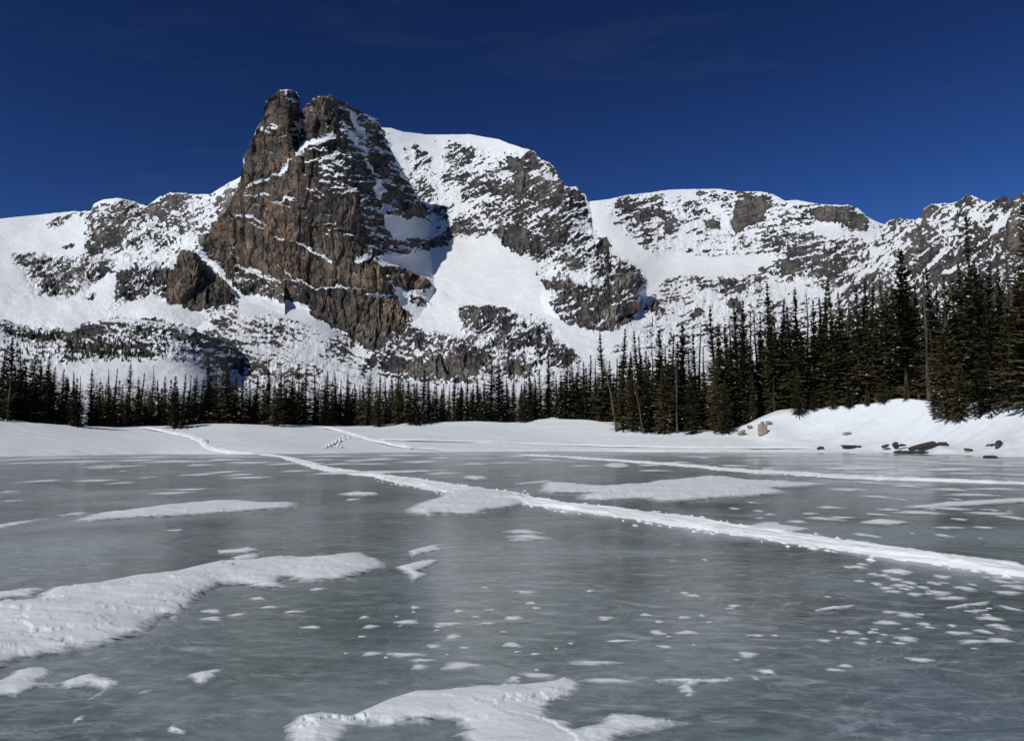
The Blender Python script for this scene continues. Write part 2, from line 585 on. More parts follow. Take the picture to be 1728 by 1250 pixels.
zone(.86, 1648,432, 1664,406, 1678,394, 1672,416, 1655,438)
zone(.8, 1512,420, 1540,430, 1524,442, 1508,432)
zone(.8, 1690,402, 1728,396, 1728,415, 1700,418)
# ---- low knoll on the left
zone(.50, 106,578, 141,546, 192,534, 282,544, 320,556, 365,566, 400,585, 448,617, 455,650, 384,628, 336,616, 307,587, 256,587, 192,600, 112,610, 93,587)
zone(.64, 318,557, 365,566, 400,585, 460,622, 460,655, 400,632, 350,610, 330,590)
zone(.5, -200,540, 0,536, 22,546, 64,555, 106,558, 86,574, 32,568, 0,562, -200,570)

MX0, MY0, MS = -260.0, 120.0, 2.0
gx, gy = np.meshgrid(np.arange(MX0, 1980, MS), np.arange(MY0, 740, MS))
RA = np.full(gx.shape, 0.04)                 # soft, mixed ground
RB = np.zeros(gx.shape)                       # crisp cliffs and clean snow
MK = np.zeros(gx.shape)
for v, pts in ROCK:
    xs = [p[0] for p in pts]
    ys = [p[1] for p in pts]
    i0, i1 = max(0, int((min(xs) - MX0) / MS) - 1), int((max(xs) - MX0) / MS) + 2
    j0, j1 = max(0, int((min(ys) - MY0) / MS) - 1), int((max(ys) - MY0) / MS) + 2
    sl = (slice(j0, j1), slice(i0, i1))
    m = inpoly(gx[sl], gy[sl], pts)
    if 0.25 < v < 0.78:
        RA[sl] = np.where(m, v, RA[sl])
        MK[sl] = np.where(m, 0, MK[sl])
    else:
        RB[sl] = np.where(m, v, RB[sl])
        MK[sl] = np.where(m, 1, MK[sl])
        if v > 0.5:
            RA[sl] = np.where(m, 0.62, RA[sl])
RA = blur(RA, 3, 2)
MK = blur(MK, 1, 1)
RB = np.where(MK > 0, RB, 0)
RM = RA * (1 - MK) + np.where(RB > 0, RB, 0.5 * RA) * MK


def rockmap(px, py):
    fx = np.clip((px - MX0) / MS, 0, RM.shape[1] - 1.001)
    fy = np.clip((py - MY0) / MS, 0, RM.shape[0] - 1.001)
    ix, iy = fx.astype(int), fy.astype(int)
    tx, ty = fx - ix, fy - iy
    a = RM[iy, ix] * (1 - tx) + RM[iy, ix + 1] * tx
    b = RM[iy + 1, ix] * (1 - tx) + RM[iy + 1, ix + 1] * tx
    return a * (1 - ty) + b * ty


def normals(X, Y, Z):
    P = np.stack([X, Y, Z], -1)
    du = np.gradient(P, axis=1)
    dv = np.gradient(P, axis=0)
    n = np.cross(du, dv)
    n /= np.linalg.norm(n, axis=-1, keepdims=True) + 1e-9
    return n


def mountain(name, crest, bottom, ctrl, step=1.3, cliff=1.0, grain=-25, jag=1.5, base=0.0, eps=0.10, back=260, seed=0,
             block=(1.0, 1.0), speck=1.0, rough=1.0, carve=None, warm=0.5):
    """one mountain mass: a relief sheet through measured distances, broken into rock blocks, with a far side behind the crest"""
    x0, x1 = crest[0][0], crest[-1][0]
    cols = np.arange(x0, x1 + step, step)
    top = np.interp(cols, [c[0] for c in crest], [c[1] for c in crest])
    rk = rockmap(cols, top + 4)
    jg = jag * (0.25 + rk) * (fbm(cols / 9 + seed, cols * 0 + 3.3, oct=4, gain=0.6))
    bot = np.interp(cols, [c[0] for c in bottom], [c[1] for c in bottom])
    nr = int(np.max(bot - top) / step) + 2
    t = np.linspace(0, 1, nr)[:, None]
    px = np.repeat(cols[None], nr, 0)
    py = bot[None] * (1 - t) + top[None] * t
    py = py + jg[None] * (1 - sstep(0, 14, py - top[None]))
    R = rbf(ctrl, px, py, eps)
    if carve:
        R = R + carve(px, py)
    X, Y, Z = at(px, py, R)
    nb = normals(X, Y, Z)
    # rock map with ragged edges
    wx = fbm(px / 16 + seed, py / 16, oct=5, gain=0.65)
    wy = fbm(px / 16 + 40 + seed, py / 16 + 9, oct=5, gain=0.65)
    rock = rockmap(px + wx * 5.0, py + wy * 4.0) + base
    rsoft = blur(rock, 3, 1)
    s = R / FPX                                   # metres per photo pixel
    # displacement in metres along the face
    U = px * np.median(s)
    V = py * np.median(s) * 1.0
    a = math.radians(grain)
    Ug, Vg = U * math.cos(a) + V * math.sin(a), -U * math.sin(a) + V * math.cos(a)
    sc = np.median(s) / 0.8
    ju = fbm(U / 30 + 3, V / 30, oct=3) * 4
    jv = fbm(U / 30, V / 30 + 8, oct=3) * 5
    bu, bv = block
    r1, tx1, ty1, e1 = worley((U + ju) / (42 * bu * sc), (V + jv + U * 0.25) / (130 * bv * sc), seed + 1)
    r2, tx2, ty2, e2 = worley((U + ju) / (15 * bu * sc), (V + jv - U * 0.2) / (52 * bv * sc), seed + 7)
    r3, tx3, ty3, e3 = worley((U + ju * .5) / (6 * bu * sc), (V + jv * .5) / (13 * bv * sc), seed + 13)
    fine = fbm(U / 7 / sc + seed, V / 9 / sc, oct=4, gain=0.6, ridged=True)
    r4, tx4, ty4, e4 = worley((U + ju * .6) / (5.0 * bu * sc), (V + jv) / (30 * bv * sc), seed + 21)
    d_cliff = (r1 * 5.0 + tx1 * 12 + ty1 * 4) + (r2 * 2.0 + tx2 * 4.6 + ty2 * 3.0) + (r3 * 0.8 + tx3 * 1.5 + ty3 * 1.8) + 0.9 * fine + r4 * 1.0 - 1.3 * (1 - sstep(0, .14, e4)) * (r4 > 0) \
        - 3.5 * (1 - sstep(0, .10, e2)) * (r2 > -.2) - 1.0 * (1 - sstep(0, .2, e3))
    nz3 = fbm(U / 9 / sc + seed, V / 9 / sc, oct=5, gain=0.6, ridged=True)
    strat = fbm(Ug / 22 / sc + seed, Vg / 6 / sc, oct=5, gain=0.62)
    d_mix = 3.4 * strat + 1.9 * nz3 + 1.0 * r3 + 0.8 * r2
    d_snow = 3.2 * fbm(U / 75 / sc + seed, V / 75 / sc, oct=3) + 0.7 * fbm(Ug / 16 / sc, V / 9 / sc, oct=5, gain=.6)
    wc = sstep(0.66, 0.95, rsoft)
    wm = sstep(0.15, 0.5, rsoft) * (1 - wc)
    ws = 1 - sstep(0.1, 0.4, rsoft)
    disp = sc * rough * (cliff * wc * d_cliff + (wc * 0.35 + wm) * d_mix * speck) + sc * ws * d_snow * 0.6 + 2 * sc * d_snow * 0.15
    fade = sstep(0, 6, (py - top[None])) * 0.75 + 0.25
    disp = disp * fade
    sgn = np.sign(-(nb * np.stack([X, Y, Z * 0], -1)).sum(-1, keepdims=True))
    nb = nb * np.where(sgn == 0, 1, sgn)
    X, Y, Z = X + nb[..., 0] * disp, Y + nb[..., 1] * disp, Z + nb[..., 2] * disp
    nd = normals(X, Y, Z)
    nd = nd * np.sign((nd * nb).sum(-1, keepdims=True))
    steep = blur(nb[..., 2] - nd[..., 2], 1, 1)
    streak = fbm(Ug / 15 / sc + 5 + seed, Vg / 2.7 / sc, oct=5, gain=0.68)
    spk = fbm(U / 3.0 / sc + 2, V / 2.0 / sc, oct=3, gain=0.75)
    big = fbm(U / 40 / sc + 7, V / 32 / sc, oct=3)
    mid = np.clip(1.15 - np.abs(np.clip(rock, 0, 1) * 2 - 1.1) ** 2, 0, 1)
    mid = mid * (1 + 0.35 * sstep(.62, .72, rock) * (1 - sstep(.9, .95, rock)))
    val = (rock - 0.49) * 1.5 + mid * (0.58 * streak + 0.44 * spk + 0.24 * big) * speck + (0.15 + 0.75 * mid) * steep * 1.5
    ledge = np.clip(nd[..., 2] - np.maximum(0.60, nb[..., 2] + 0.14), 0, 1)
    val = val - (rock < 0.985) * ledge * 2.6
    val = np.where(rock < 0.12, -0.6, val)
    A = np.clip(0.5 + val * 2.2, 0, 1)
    tone = np.clip(0.52 - 0.36 * (1 - wc) + 0.26 * r2 + 0.16 * r3 + 0.2 * r1 + 0.2 * fbm(U / 60 + 9, V / 60, oct=3), 0, 1)  # off the cliffs: greyer rock, darkened further by small shadows put into the colour
    # far side of the mountain, falling away behind the crest
    if back:
        bx, by, bz, ba, bt = [], [], [], [], []
        ux, uy = X[-1] / np.hypot(X[-1], Y[-1]), Y[-1] / np.hypot(X[-1], Y[-1])
        for f in (0.02, 0.06, 0.15, 0.35, 0.65, 1.0):
            n = fbm(cols / 30 + f * 9, cols * 0 + f * 5, oct=3)
            bx.append(X[-1] + ux * back * f)
            by.append(Y[-1] + uy * back * f)
            bz.append(np.maximum(Z[-1] - back * (0.12 * f + 0.75 * f * f) + n * back * 0.03 * f, -20))
            ba.append(A[-1] * (1 - f))
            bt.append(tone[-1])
        X, Y, Z = np.vstack([X, bx]), np.vstack([Y, by]), np.vstack([Z, bz])
        A, tone = np.vstack([A, ba]), np.vstack([tone, bt])
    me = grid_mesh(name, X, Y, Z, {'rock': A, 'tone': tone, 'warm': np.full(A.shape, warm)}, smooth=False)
    return link(name, me, M_MOUNTAIN, kind='structure')


C_LEFT = [(-250,378),(-100,372),(0,369.6),(74,361.6),(120,357),(154,357),(158,345.6),(173,337),(198,334),(224,339),(248,349),(266,333),(285,324),(323,328),
          (355,328),(378,313.6),(406,297.6),(440,280),(480,268)]
mountain('left_snow_ridge', C_LEFT, [(-250,585),(0,585),(300,575),(480,560)],
    [(-250,378,2000),(0,369,1900),(150,355,1850),(200,334,1780),(248,349,1800),(285,325,1720),(355,328,1600),(406,298,1430),(480,268,1350),
     (-250,430,1700),(0,430,1640),(100,432,1560),(160,430,1480),(220,400,1500),(300,370,1450),(360,370,1330),(400,340,1260),
     (0,480,1220),(100,500,1120),(200,470,1150),(300,440,1200),(350,420,1170),(420,420,1150),
     (-250,560,880),(0,540,900),(150,530,900),(250,520,880),(330,530,860),(420,540,850),(0,585,760),(250,575,760),(480,560,820)],
    grain=-32, jag=1.2, cliff=.75, seed=2, back=500)

C_DOME = [(600,230),(630,216),(643,215.6),(660,216),(678,222),(717,227),(756,227.5),(793,227),(816,231),(842,235),(860,243),(886,251),(902,256),(912.5,269),
          (928,275.5),(941,291),(951.5,312),(959,316),(972,314.6),(977.6,323.7),(988,327.6),(990.6,338),(998.4,356),(1000,380),(1008,400),(1030,440),(1060,470),(1100,520)]
mountain('snow_dome_mountain', C_DOME, [(600,660),(800,665),(1000,650),(1100,640)],
    [(600,230,1620),(650,216,1640),(717,227,1680),(793,227,1690),(860,243,1580),(902,256,1480),(941,291,1400),(972,314,1360),(990,338,1340),(1000,380,1300),
     (650,300,1480),(700,300,1500),(750,280,1540),(800,280,1520),(880,300,1380),(940,340,1290),
     (640,380,1330),(700,360,1370),(760,370,1340),(830,370,1290),(880,400,1210),(960,400,1200),(1008,420,1200),
     (680,420,1230),(750,410,1240),(800,410,1230),(870,430,1150),(930,445,1120),(1000,450,1120),
     (680,480,1090),(760,480,1060),(850,490,1010),(930,490,980),(1020,500,960),
     (700,550,900),(780,560,830),(860,570,780),(950,570,780),(1060,560,800),
     (620,610,760),(700,620,690),(800,620,620),(900,620,600),(1000,620,600),(1100,620,620),(1100,520,1000),(800,665,520),(1100,640,580)],
    grain=-28, jag=1.4, cliff=.8, seed=5, back=500, block=(.8, .6))

def tower_gully(px, py):
    # the notch between the two summits, and the open-book corner under the ramp
    g = 60 * sstep(484, 499, px) * (1 - sstep(506, 532, px)) * (1 - sstep(236, 264, py))
    k = 16 * sstep(505, 512, px) * (1 - sstep(513, 521, px)) * sstep(250, 258, py) * (1 - sstep(286, 296, py))
    return g + k


C_TOWER = [(300,560),(318,470),(330,440),(340,413),(350,400),(365,375),(385,345),(400,318),(408,300),(411,280),(414,260),(422,252),(431.6,221),(443.6,202),(446,178),(455.6,162),
           (465,156),(477,151.6),(496,151.6),(502,157.6),(505.5,167),(507,188),(511,187),(518,179),(527.6,167),(556,160.7),(566,166),(587.6,175.6),(600,184),(621,195),(638,202),(642,213),(650,235),
           (665,262),(690,305),(715,350),(735,380),(760,410),(785,450)]
mountain('rock_tower_peak', C_TOWER, [(300,610),(450,590),(560,620),(690,655),(785,640)],
    [(330,440,1120),(345,420,1100),(365,375,1140),(408,300,1180),(414,260,1170),(446,190,1135),(470,155,1110),(500,155,1106),(560,162,1085),
     (440,230,1135),(470,220,1098),(520,225,1075),(568,220,1056),
     (430,290,1115),(480,290,1075),(530,290,1045),(572,280,1030),(585,300,1030),
     (380,400,1085),(440,400,1035),(500,400,1012),(560,400,995),(605,390,985),(613,360,1000),
     (400,480,1020),(450,480,985),(520,480,960),(580,480,945),(630,455,950),(645,470,948),
     (300,560,900),(420,530,930),(540,540,905),(610,590,860),(660,560,885),(690,590,850),(690,640,760),(560,620,760),
     (590,180,1150),(615,192,1215),(638,205,1290),(600,230,1115),(620,260,1140),(650,250,1270),(630,310,1090),(660,310,1190),(690,310,1330),
     (640,360,1080),(680,370,1180),(715,360,1330),(640,410,1020),(680,410,1110),(735,400,1300),(760,420,1280),
     (650,440,1000),(700,450,1090),(740,450,1170),(690,500,985),(730,490,1030),(760,500,1100),(720,560,900),(760,580,900),(785,460,1250),(785,640,700)],
    grain=20, jag=2.2, cliff=1.0, seed=9, eps=.03, back=200, carve=tower_gully, warm=1.0, step=1.15)
C_BUTT = [(255,545),(270,512),(285,482),(296,448),(304,432),(312,427),(325,424),(334,428),(345,443),(365,464),(390,488),(412,512),(432,540)]
mountain('rock_buttress', C_BUTT, [(255,575),(330,555),(432,560)],
    [(255,545,950),(285,490,940),(310,430,965),(330,430,965),(365,465,990),(412,512,980),(300,480,915),(330,500,890),(370,500,910),(400,520,930),
     (290,520,900),(330,530,870),(380,530,880),(330,555,840),(432,555,900),(255,575,880)],
    grain=20, jag=1.5, cliff=.8, seed=14, warm=.95, eps=.03, back=90, block=(.7, .7))

C_CIRQUE = [(930,420),(960,370),(994.6,340),(1028.6,336.5),(1060,329),(1096.7,325.5),(1126,320.7),(1174,319.4),(1213,319),(1237.7,323),(1284,323),(1305.7,329),(1325,339),(1344.6,337.7),
            (1369,342.5),(1400,346),(1431,345.6),(1448,351.6),(1464.8,367),(1481.6,375.6),(1494,379),(1540,385),(1600,380),(1650,385)]
mountain('far_cirque', C_CIRQUE, [(930,620),(1650,600)],
    [(930,420,2150),(994,340,2300),(1060,329,2350),(1126,320,2400),(1213,319,2420),(1284,323,2350),(1344,338,2200),(1431,346,2050),(1494,379,1950),(1650,385,1900),
     (1000,380,2050),(1060,370,2150),(1120,380,2150),(1200,385,2150),(1260,380,2100),(1330,385,1950),(1420,390,1780),
     (1030,420,1800),(1100,420,1850),(1200,420,1880),(1280,420,1800),(1340,430,1600),(1420,430,1500),
     (1060,455,1560),(1120,462,1620),(1200,462,1620),(1270,462,1520),(1340,470,1380),(1430,470,1300),
     (1060,490,1200),(1120,480,1350),(1200,484,1330),(1280,490,1250),(1380,500,1130),
     (1060,540,900),(1130,540,930),(1200,540,920),(1300,540,900),(1450,540,850),(930,600,680),(1100,600,640),(1250,600,640),(1450,600,620),(1650,600,600)],
    grain=-12, jag=1.1, cliff=.7, seed=20, back=600, step=1.4, speck=.9)

C_RIGHT = [(1340,540),(1400,480),(1440,440),(1470,405),(1493.6,380),(1500.8,372),(1517.6,368),(1544,371),(1553.6,365),(1558,354),(1572.7,344),(1592,344),(1616,342),(1635,329),(1647,333.6),
           (1668.7,342),(1683,335),(1697.5,330),(1702,339.6),(1714,333.6),(1726,326),(1760,322),(1850,300),(1960,285)]
mountain('right_rock_ridge', C_RIGHT, [(1340,640),(1960,640)],
    [(1340,540,1100),(1440,440,1500),(1494,380,1700),(1544,371,1560),(1592,344,1460),(1635,329,1400),(1697,330,1320),(1728,326,1270),(1850,300,1150),(1960,285,1050),
     (1450,470,1200),(1520,430,1250),(1600,400,1200),(1680,400,1110),(1800,390,980),(1960,390,880),
     (1400,540,850),(1500,500,920),(1600,480,900),(1700,480,830),(1850,480,730),(1960,480,660),
     (1400,600,640),(1550,580,620),(1700,580,560),(1960,580,440),(1340,640,540),(1700,640,420),(1960,640,330)],
    grain=-38, jag=2.6, cliff=.7, seed=31, warm=.65, back=400, step=1.5, block=(.8, .7))

C_KNOB = [(880,500),(900,482),(915,470),(935,445),(950,420),(962,402),(976,387),(990,392),(1000,404),(1010,404),(1024,399),(1028,425),(1036,436),(1057,440),(1075,453),(1086,475),(1090,490),(1096,515),(1104,560)]
mountain('rock_knobs', C_KNOB, [(880,560),(960,585),(1060,590),(1104,590)],
    [(880,500,1010),(915,470,1050),(950,420,1120),(976,390,1140),(995,405,1150),(1020,400,1170),(1030,435,1110),(1057,440,1100),(1086,475,1130),(1096,515,1150),(1104,560,1160),
     (940,470,1000),(980,440,1050),(1010,450,1035),(1040,460,1000),(1062,470,1000),(1075,490,1030),
     (920,500,930),(960,490,910),(1000,480,930),(1030,495,905),(1050,505,890),(1065,512,905),(1076,518,990),
     (960,530,860),(1000,530,850),(1030,535,845),(1050,540,860),(1066,545,960),(960,585,780),(1010,570,790),(1050,575,830),(1080,560,1000)],
    grain=-30, jag=1.6, cliff=.7, seed=41, eps=.03, back=60, block=(.6, .5), step=1.2)

C_VALLEY = [(-260,600),(-100,590),(100,585),(300,552),(380,500),(440,497),(540,522),(620,575),(700,580),(800,585),(900,590),(1000,585),(1100,575),(1200,575),(1400,560),(1700,560),(1960,560)]
mountain('valley_slope', C_VALLEY, [(-260,734),(1960,734)],
    [(-260,600,700),(100,585,770),(300,552,850),(380,500,960),(440,497,1000),(540,522,940),(620,575,900),(700,580,860),(800,590,760),(900,590,720),(1000,585,740),(1200,575,800),(1400,560,820),(1700,560,700),(1960,560,500),
     (420,540,820),(500,560,800),(560,580,780),(600,600,760),(460,600,640),(540,620,620),(620,618,690),
     (640,596,735),(720,600,720),(800,606,700),(880,610,640),(640,640,640),(700,645,630),(780,642,610),(880,640,560),(960,620,600),
     (300,640,450),(450,660,430),(550,660,450),(650,660,470),(800,665,440),(1000,650,420),(1200,640,380),(1500,640,320),(1800,640,260),
     (-200,700,240),(200,700,260),(600,700,270),(1000,700,250),(1400,700,210),(1900,700,170),(-260,734,190),(600,734,200),(1200,734,190),(1960,734,140)],
    grain=15, jag=.6, cliff=.7, seed=51, warm=.7, back=0, step=1.8, eps=.03)

C_KNOLL = [(-260,548),(-100,546),(0,540),(20,546),(60,556),(100,560),(125,552),(150,545),(200,537),(245,540),(280,545),(310,552),(340,561),(370,572),(395,584),(420,603),(445,625),(465,650),(485,690)]
mountain('snowy_knoll', C_KNOLL, [(-260,735),(485,735)],
    [(-260,548,480),(0,541,470),(60,556,480),(130,550,500),(200,537,500),(280,545,490),(340,561,500),(395,584,585),(445,625,650),(485,690,650),
     (0,590,390),(100,580,410),(200,570,420),(280,570,420),(320,580,420),(360,600,465),(400,625,560),
     (0,640,300),(100,640,310),(200,640,315),(280,640,320),(340,650,330),(400,660,460),(-260,620,320),
     (-260,700,200),(100,700,220),(300,700,230),(450,715,330),(-260,735,170),(200,735,180),(485,735,300)],
    grain=12, jag=1.0, cliff=.6, seed=61, eps=.05, back=120, step=1.5)

# ------------------------------------------------------------------ near ground: snow bank and forest floor
def snow_material(name, col, alt, bump=0.3, bscale=9.0, dist=0.02, feather=False):
    m, ns, ls, b = new_mat(name)
    geo = node(ns, 'NewGeometry')
    n = node(ns, 'TexNoise', Scale=1.3, Detail=6.0, Roughness=0.6)
    ls.new(geo.outputs['Position'], n.inputs['Vector'])
    r = ramp(ns, [(0.35, alt), (0.65, col)])
    ls.new(n.outputs['Fac'], r.inputs['Fac'])
    ls.new(r.outputs['Color'], b.inputs['Base Color'])
    b.inputs['Roughness'].default_value = 0.7
    b.inputs['Specular IOR Level'].default_value = 0.3
    mp = node(ns, 'Mapping')
    mp.inputs['Scale'].default_value = (0.45, 1.3, 1.0)
    mp.inputs['Rotation'].default_value = (0, 0, math.radians(12))
    ls.new(geo.outputs['Position'], mp.inputs['Vector'])
    n2 = node(ns, 'TexNoise', Scale=bscale, Detail=7.0, Roughness=0.65)
    ls.new(mp.outputs['Vector'], n2.inputs['Vector'])
    bm = node(ns, 'Bump', Strength=bump, Distance=dist)
    ls.new(n2.outputs['Fac'], bm.inputs['Height'])
    ls.new(bm.outputs['Normal'], b.inputs['Normal'])
    if feather:                       # thin wind-scoured snow at the rim lets the ice through
        cv = node(ns, 'Attribute', attribute_name='cover')
        n3 = node(ns, 'TexNoise', Scale=11.0, Detail=8.0, Roughness=0.7)
        ls.new(mp.outputs['Vector'], n3.inputs['Vector'])
        ma = node(ns, 'Math', operation='MULTIPLY_ADD')
        ma.inputs[1].default_value = 1.5
        ls.new(n3.outputs['Fac'], ma.inputs[0])
        ls.new(cv.outputs['Fac'], ma.inputs[2])
        mr = node(ns, 'MapRange')
        mr.inputs['From Min'].default_value = 0.72
        mr.inputs['From Max'].default_value = 1.30
        ls.new(ma.outputs[0], mr.inputs['Value'])
        ls.new(mr.outputs['Result'], b.inputs['Alpha'])
    return m


M_BANK = snow_material('bank_snow', (0.80, 0.83, 0.85), (0.74, 0.78, 0.81), 0.35, 1.6, 0.08)
M_DRIFT = snow_material('drift_snow', (0.82, 0.845, 0.855), (0.73, 0.77, 0.79), 0.42, 13.0, 0.015, feather=True)
M_TRACK = snow_material('track_snow', (0.90, 0.91, 0.92), (0.84, 0.86, 0.88), 0.6, 14.0, 0.03)

# columns: photo px, shore py, crest py, crest distance, bend of the profile, rise behind the crest
BANK = np.array([
    (-300, 774, 706, 92, 1.0, 3), (-100, 772, 709, 98, 1.0, 3), (0, 771, 712, 103, 1.0, 3), (100, 769, 716, 106, 0.9, 3), (200, 767, 721.5, 110, 0.8, 3),
    (260, 766, 721, 111, 0.8, 3), (330, 766, 718.5, 112, 0.75, 3), (390, 766, 715.5, 112, 0.75, 3), (450, 766, 717, 113, 0.8, 3), (560, 764.5, 718.5, 115, 0.85, 3),
    (620, 763.5, 718, 116, 0.9, 3), (700, 763, 714, 117, 0.9, 3), (800, 762, 711, 118, 1.0, 4), (870, 761.5, 713, 117, 1.0, 4), (920, 761, 706, 118, 1.05, 4),
    (1000, 761, 709, 116, 1.1, 6), (1045, 761.5, 720, 112, 1.2, 8), (1100, 762, 727, 109, 1.2, 10), (1170, 762.5, 729, 107, 1.25, 11), (1230, 763, 725, 106, 1.4, 12),
    (1280, 763, 708, 107, 2.0, 12), (1330, 763.5, 692, 108, 2.3, 12), (1390, 764, 685, 108, 2.4, 12), (1450, 765, 679, 107, 2.4, 12), (1520, 766, 671, 105, 2.3, 12),
    (1580, 767, 676, 102, 2.2, 12), (1650, 769, 680, 99, 2.0, 12), (1728, 772, 672, 96, 2.0, 12), (1850, 776, 660, 92, 1.5, 12), (2000, 780, 650, 88, 1.5, 12)], float)


BANK_X = np.arange(-420, 2121, 5.0)
BANK_S = []
for i_ in range(1, 6):
    c_ = np.interp(BANK_X, BANK[:, 0], BANK[:, i_])
    k_ = np.hanning(19)
    BANK_S.append(np.convolve(np.pad(c_, 9, mode='edge'), k_ / k_.sum(), 'valid'))


def bank_profile(px):
    return [np.interp(px, BANK_X, BANK_S[i]) for i in range(5)]


def shore_R(pys):
    return CAMZ * FPX / (pys - HOR) * 1.0


MOUNDS = [(1584, 12, 42, 89, 3.0, 0.8), (1697, 8, 20, 86, 2.6, 0.6), (1440, 10, 26, 92, 2.0, 0.3), (1297, 10, 30, 103, 2.5, 0.5), (1512, 16, 30, 88, 2.0, 0.3)]


def bank_z(px, R):
    """height of the snow over the level of the ice"""
    px, R = np.broadcast_arrays(np.asarray(px, float), np.asarray(R, float))
    ps, pc, Rc, bend, rise = bank_profile(px)
    Rs = np.hypot(*ground(px, ps))
    t = (R - Rs) / (Rc - Rs)
    tt = np.clip(t, 0, 1)
    py = ps + (pc - ps) * tt ** bend
    z = at(px, py, np.maximum(np.minimum(R, Rc), Rs))[2]
    z = np.where(t < 0, t * 1.2, z)
    zc = at(px, pc, Rc)[2]
    d = np.maximum(R - Rc, 0)
    back = zc + 0.35 * np.sin(np.clip(d / 14, 0, math.pi)) - 0.2 * sstep(0, 10, d) + rise * (d / 100) ** 1.25
    z = np.where(R > Rc, back, z)
    for mx_, wl_, wr_, mR, wR, mh in MOUNDS:          # drifted mounds behind the shore rocks
        wx_ = np.where(px < mx_, wl_, wr_)
        z = z + sstep(1.0, 4.0, R - Rs) * mh * np.exp(-((px - mx_) / wx_) ** 2 - ((R - mR) / wR) ** 2)
    return z


pxs = np.arange(-300, 2000, 3.0)
rows = np.concatenate([np.linspace(-0.10, 0.2, 46), np.linspace(0.21, 1.0, 64), np.linspace(1.02, 1.3, 16)])
PX = np.repeat(pxs[None], len(rows) + 14, 0)
ps, pc, Rc, bend, rise = bank_profile(pxs)
Rs = np.hypot(*ground(pxs, ps))
RR = Rs[None] + (Rc - Rs)[None] * rows[:, None]
R_last = RR[-1]
RR = np.vstack([RR, [R_last + (300 - R_last) * f for f in np.linspace(0.05, 1, 14)]])
BZ = bank_z(PX, RR)
ux, uy, _ = ray(PX, np.full_like(PX, HOR))
l = np.hypot(ux, uy)
BX, BY = ux / l * RR, uy / l * RR
near = sstep(0, 0.25, (RR - Rs[None]) / (Rc - Rs)[None])
far = sstep(1.0, 1.4, (RR - Rs[None]) / (Rc - Rs)[None])
BZ = BZ + near * (0.16 + 0.34 * sstep(1150, 1350, PX)) * fbm(BX / 11, BY / 7, oct=5) + (1 - near) * 0.11 * fbm(BX / 5.0, BY / 1.6, oct=4, gain=.6) + 0.03 * fbm(BX / 3, BY / 1.0, oct=3) + far * 0.7 * fbm(BX / 6, BY / 6, oct=3)
link('snow_bank_ground', grid_mesh('snow_bank_ground', BX, BY, BZ), M_BANK, kind='structure')


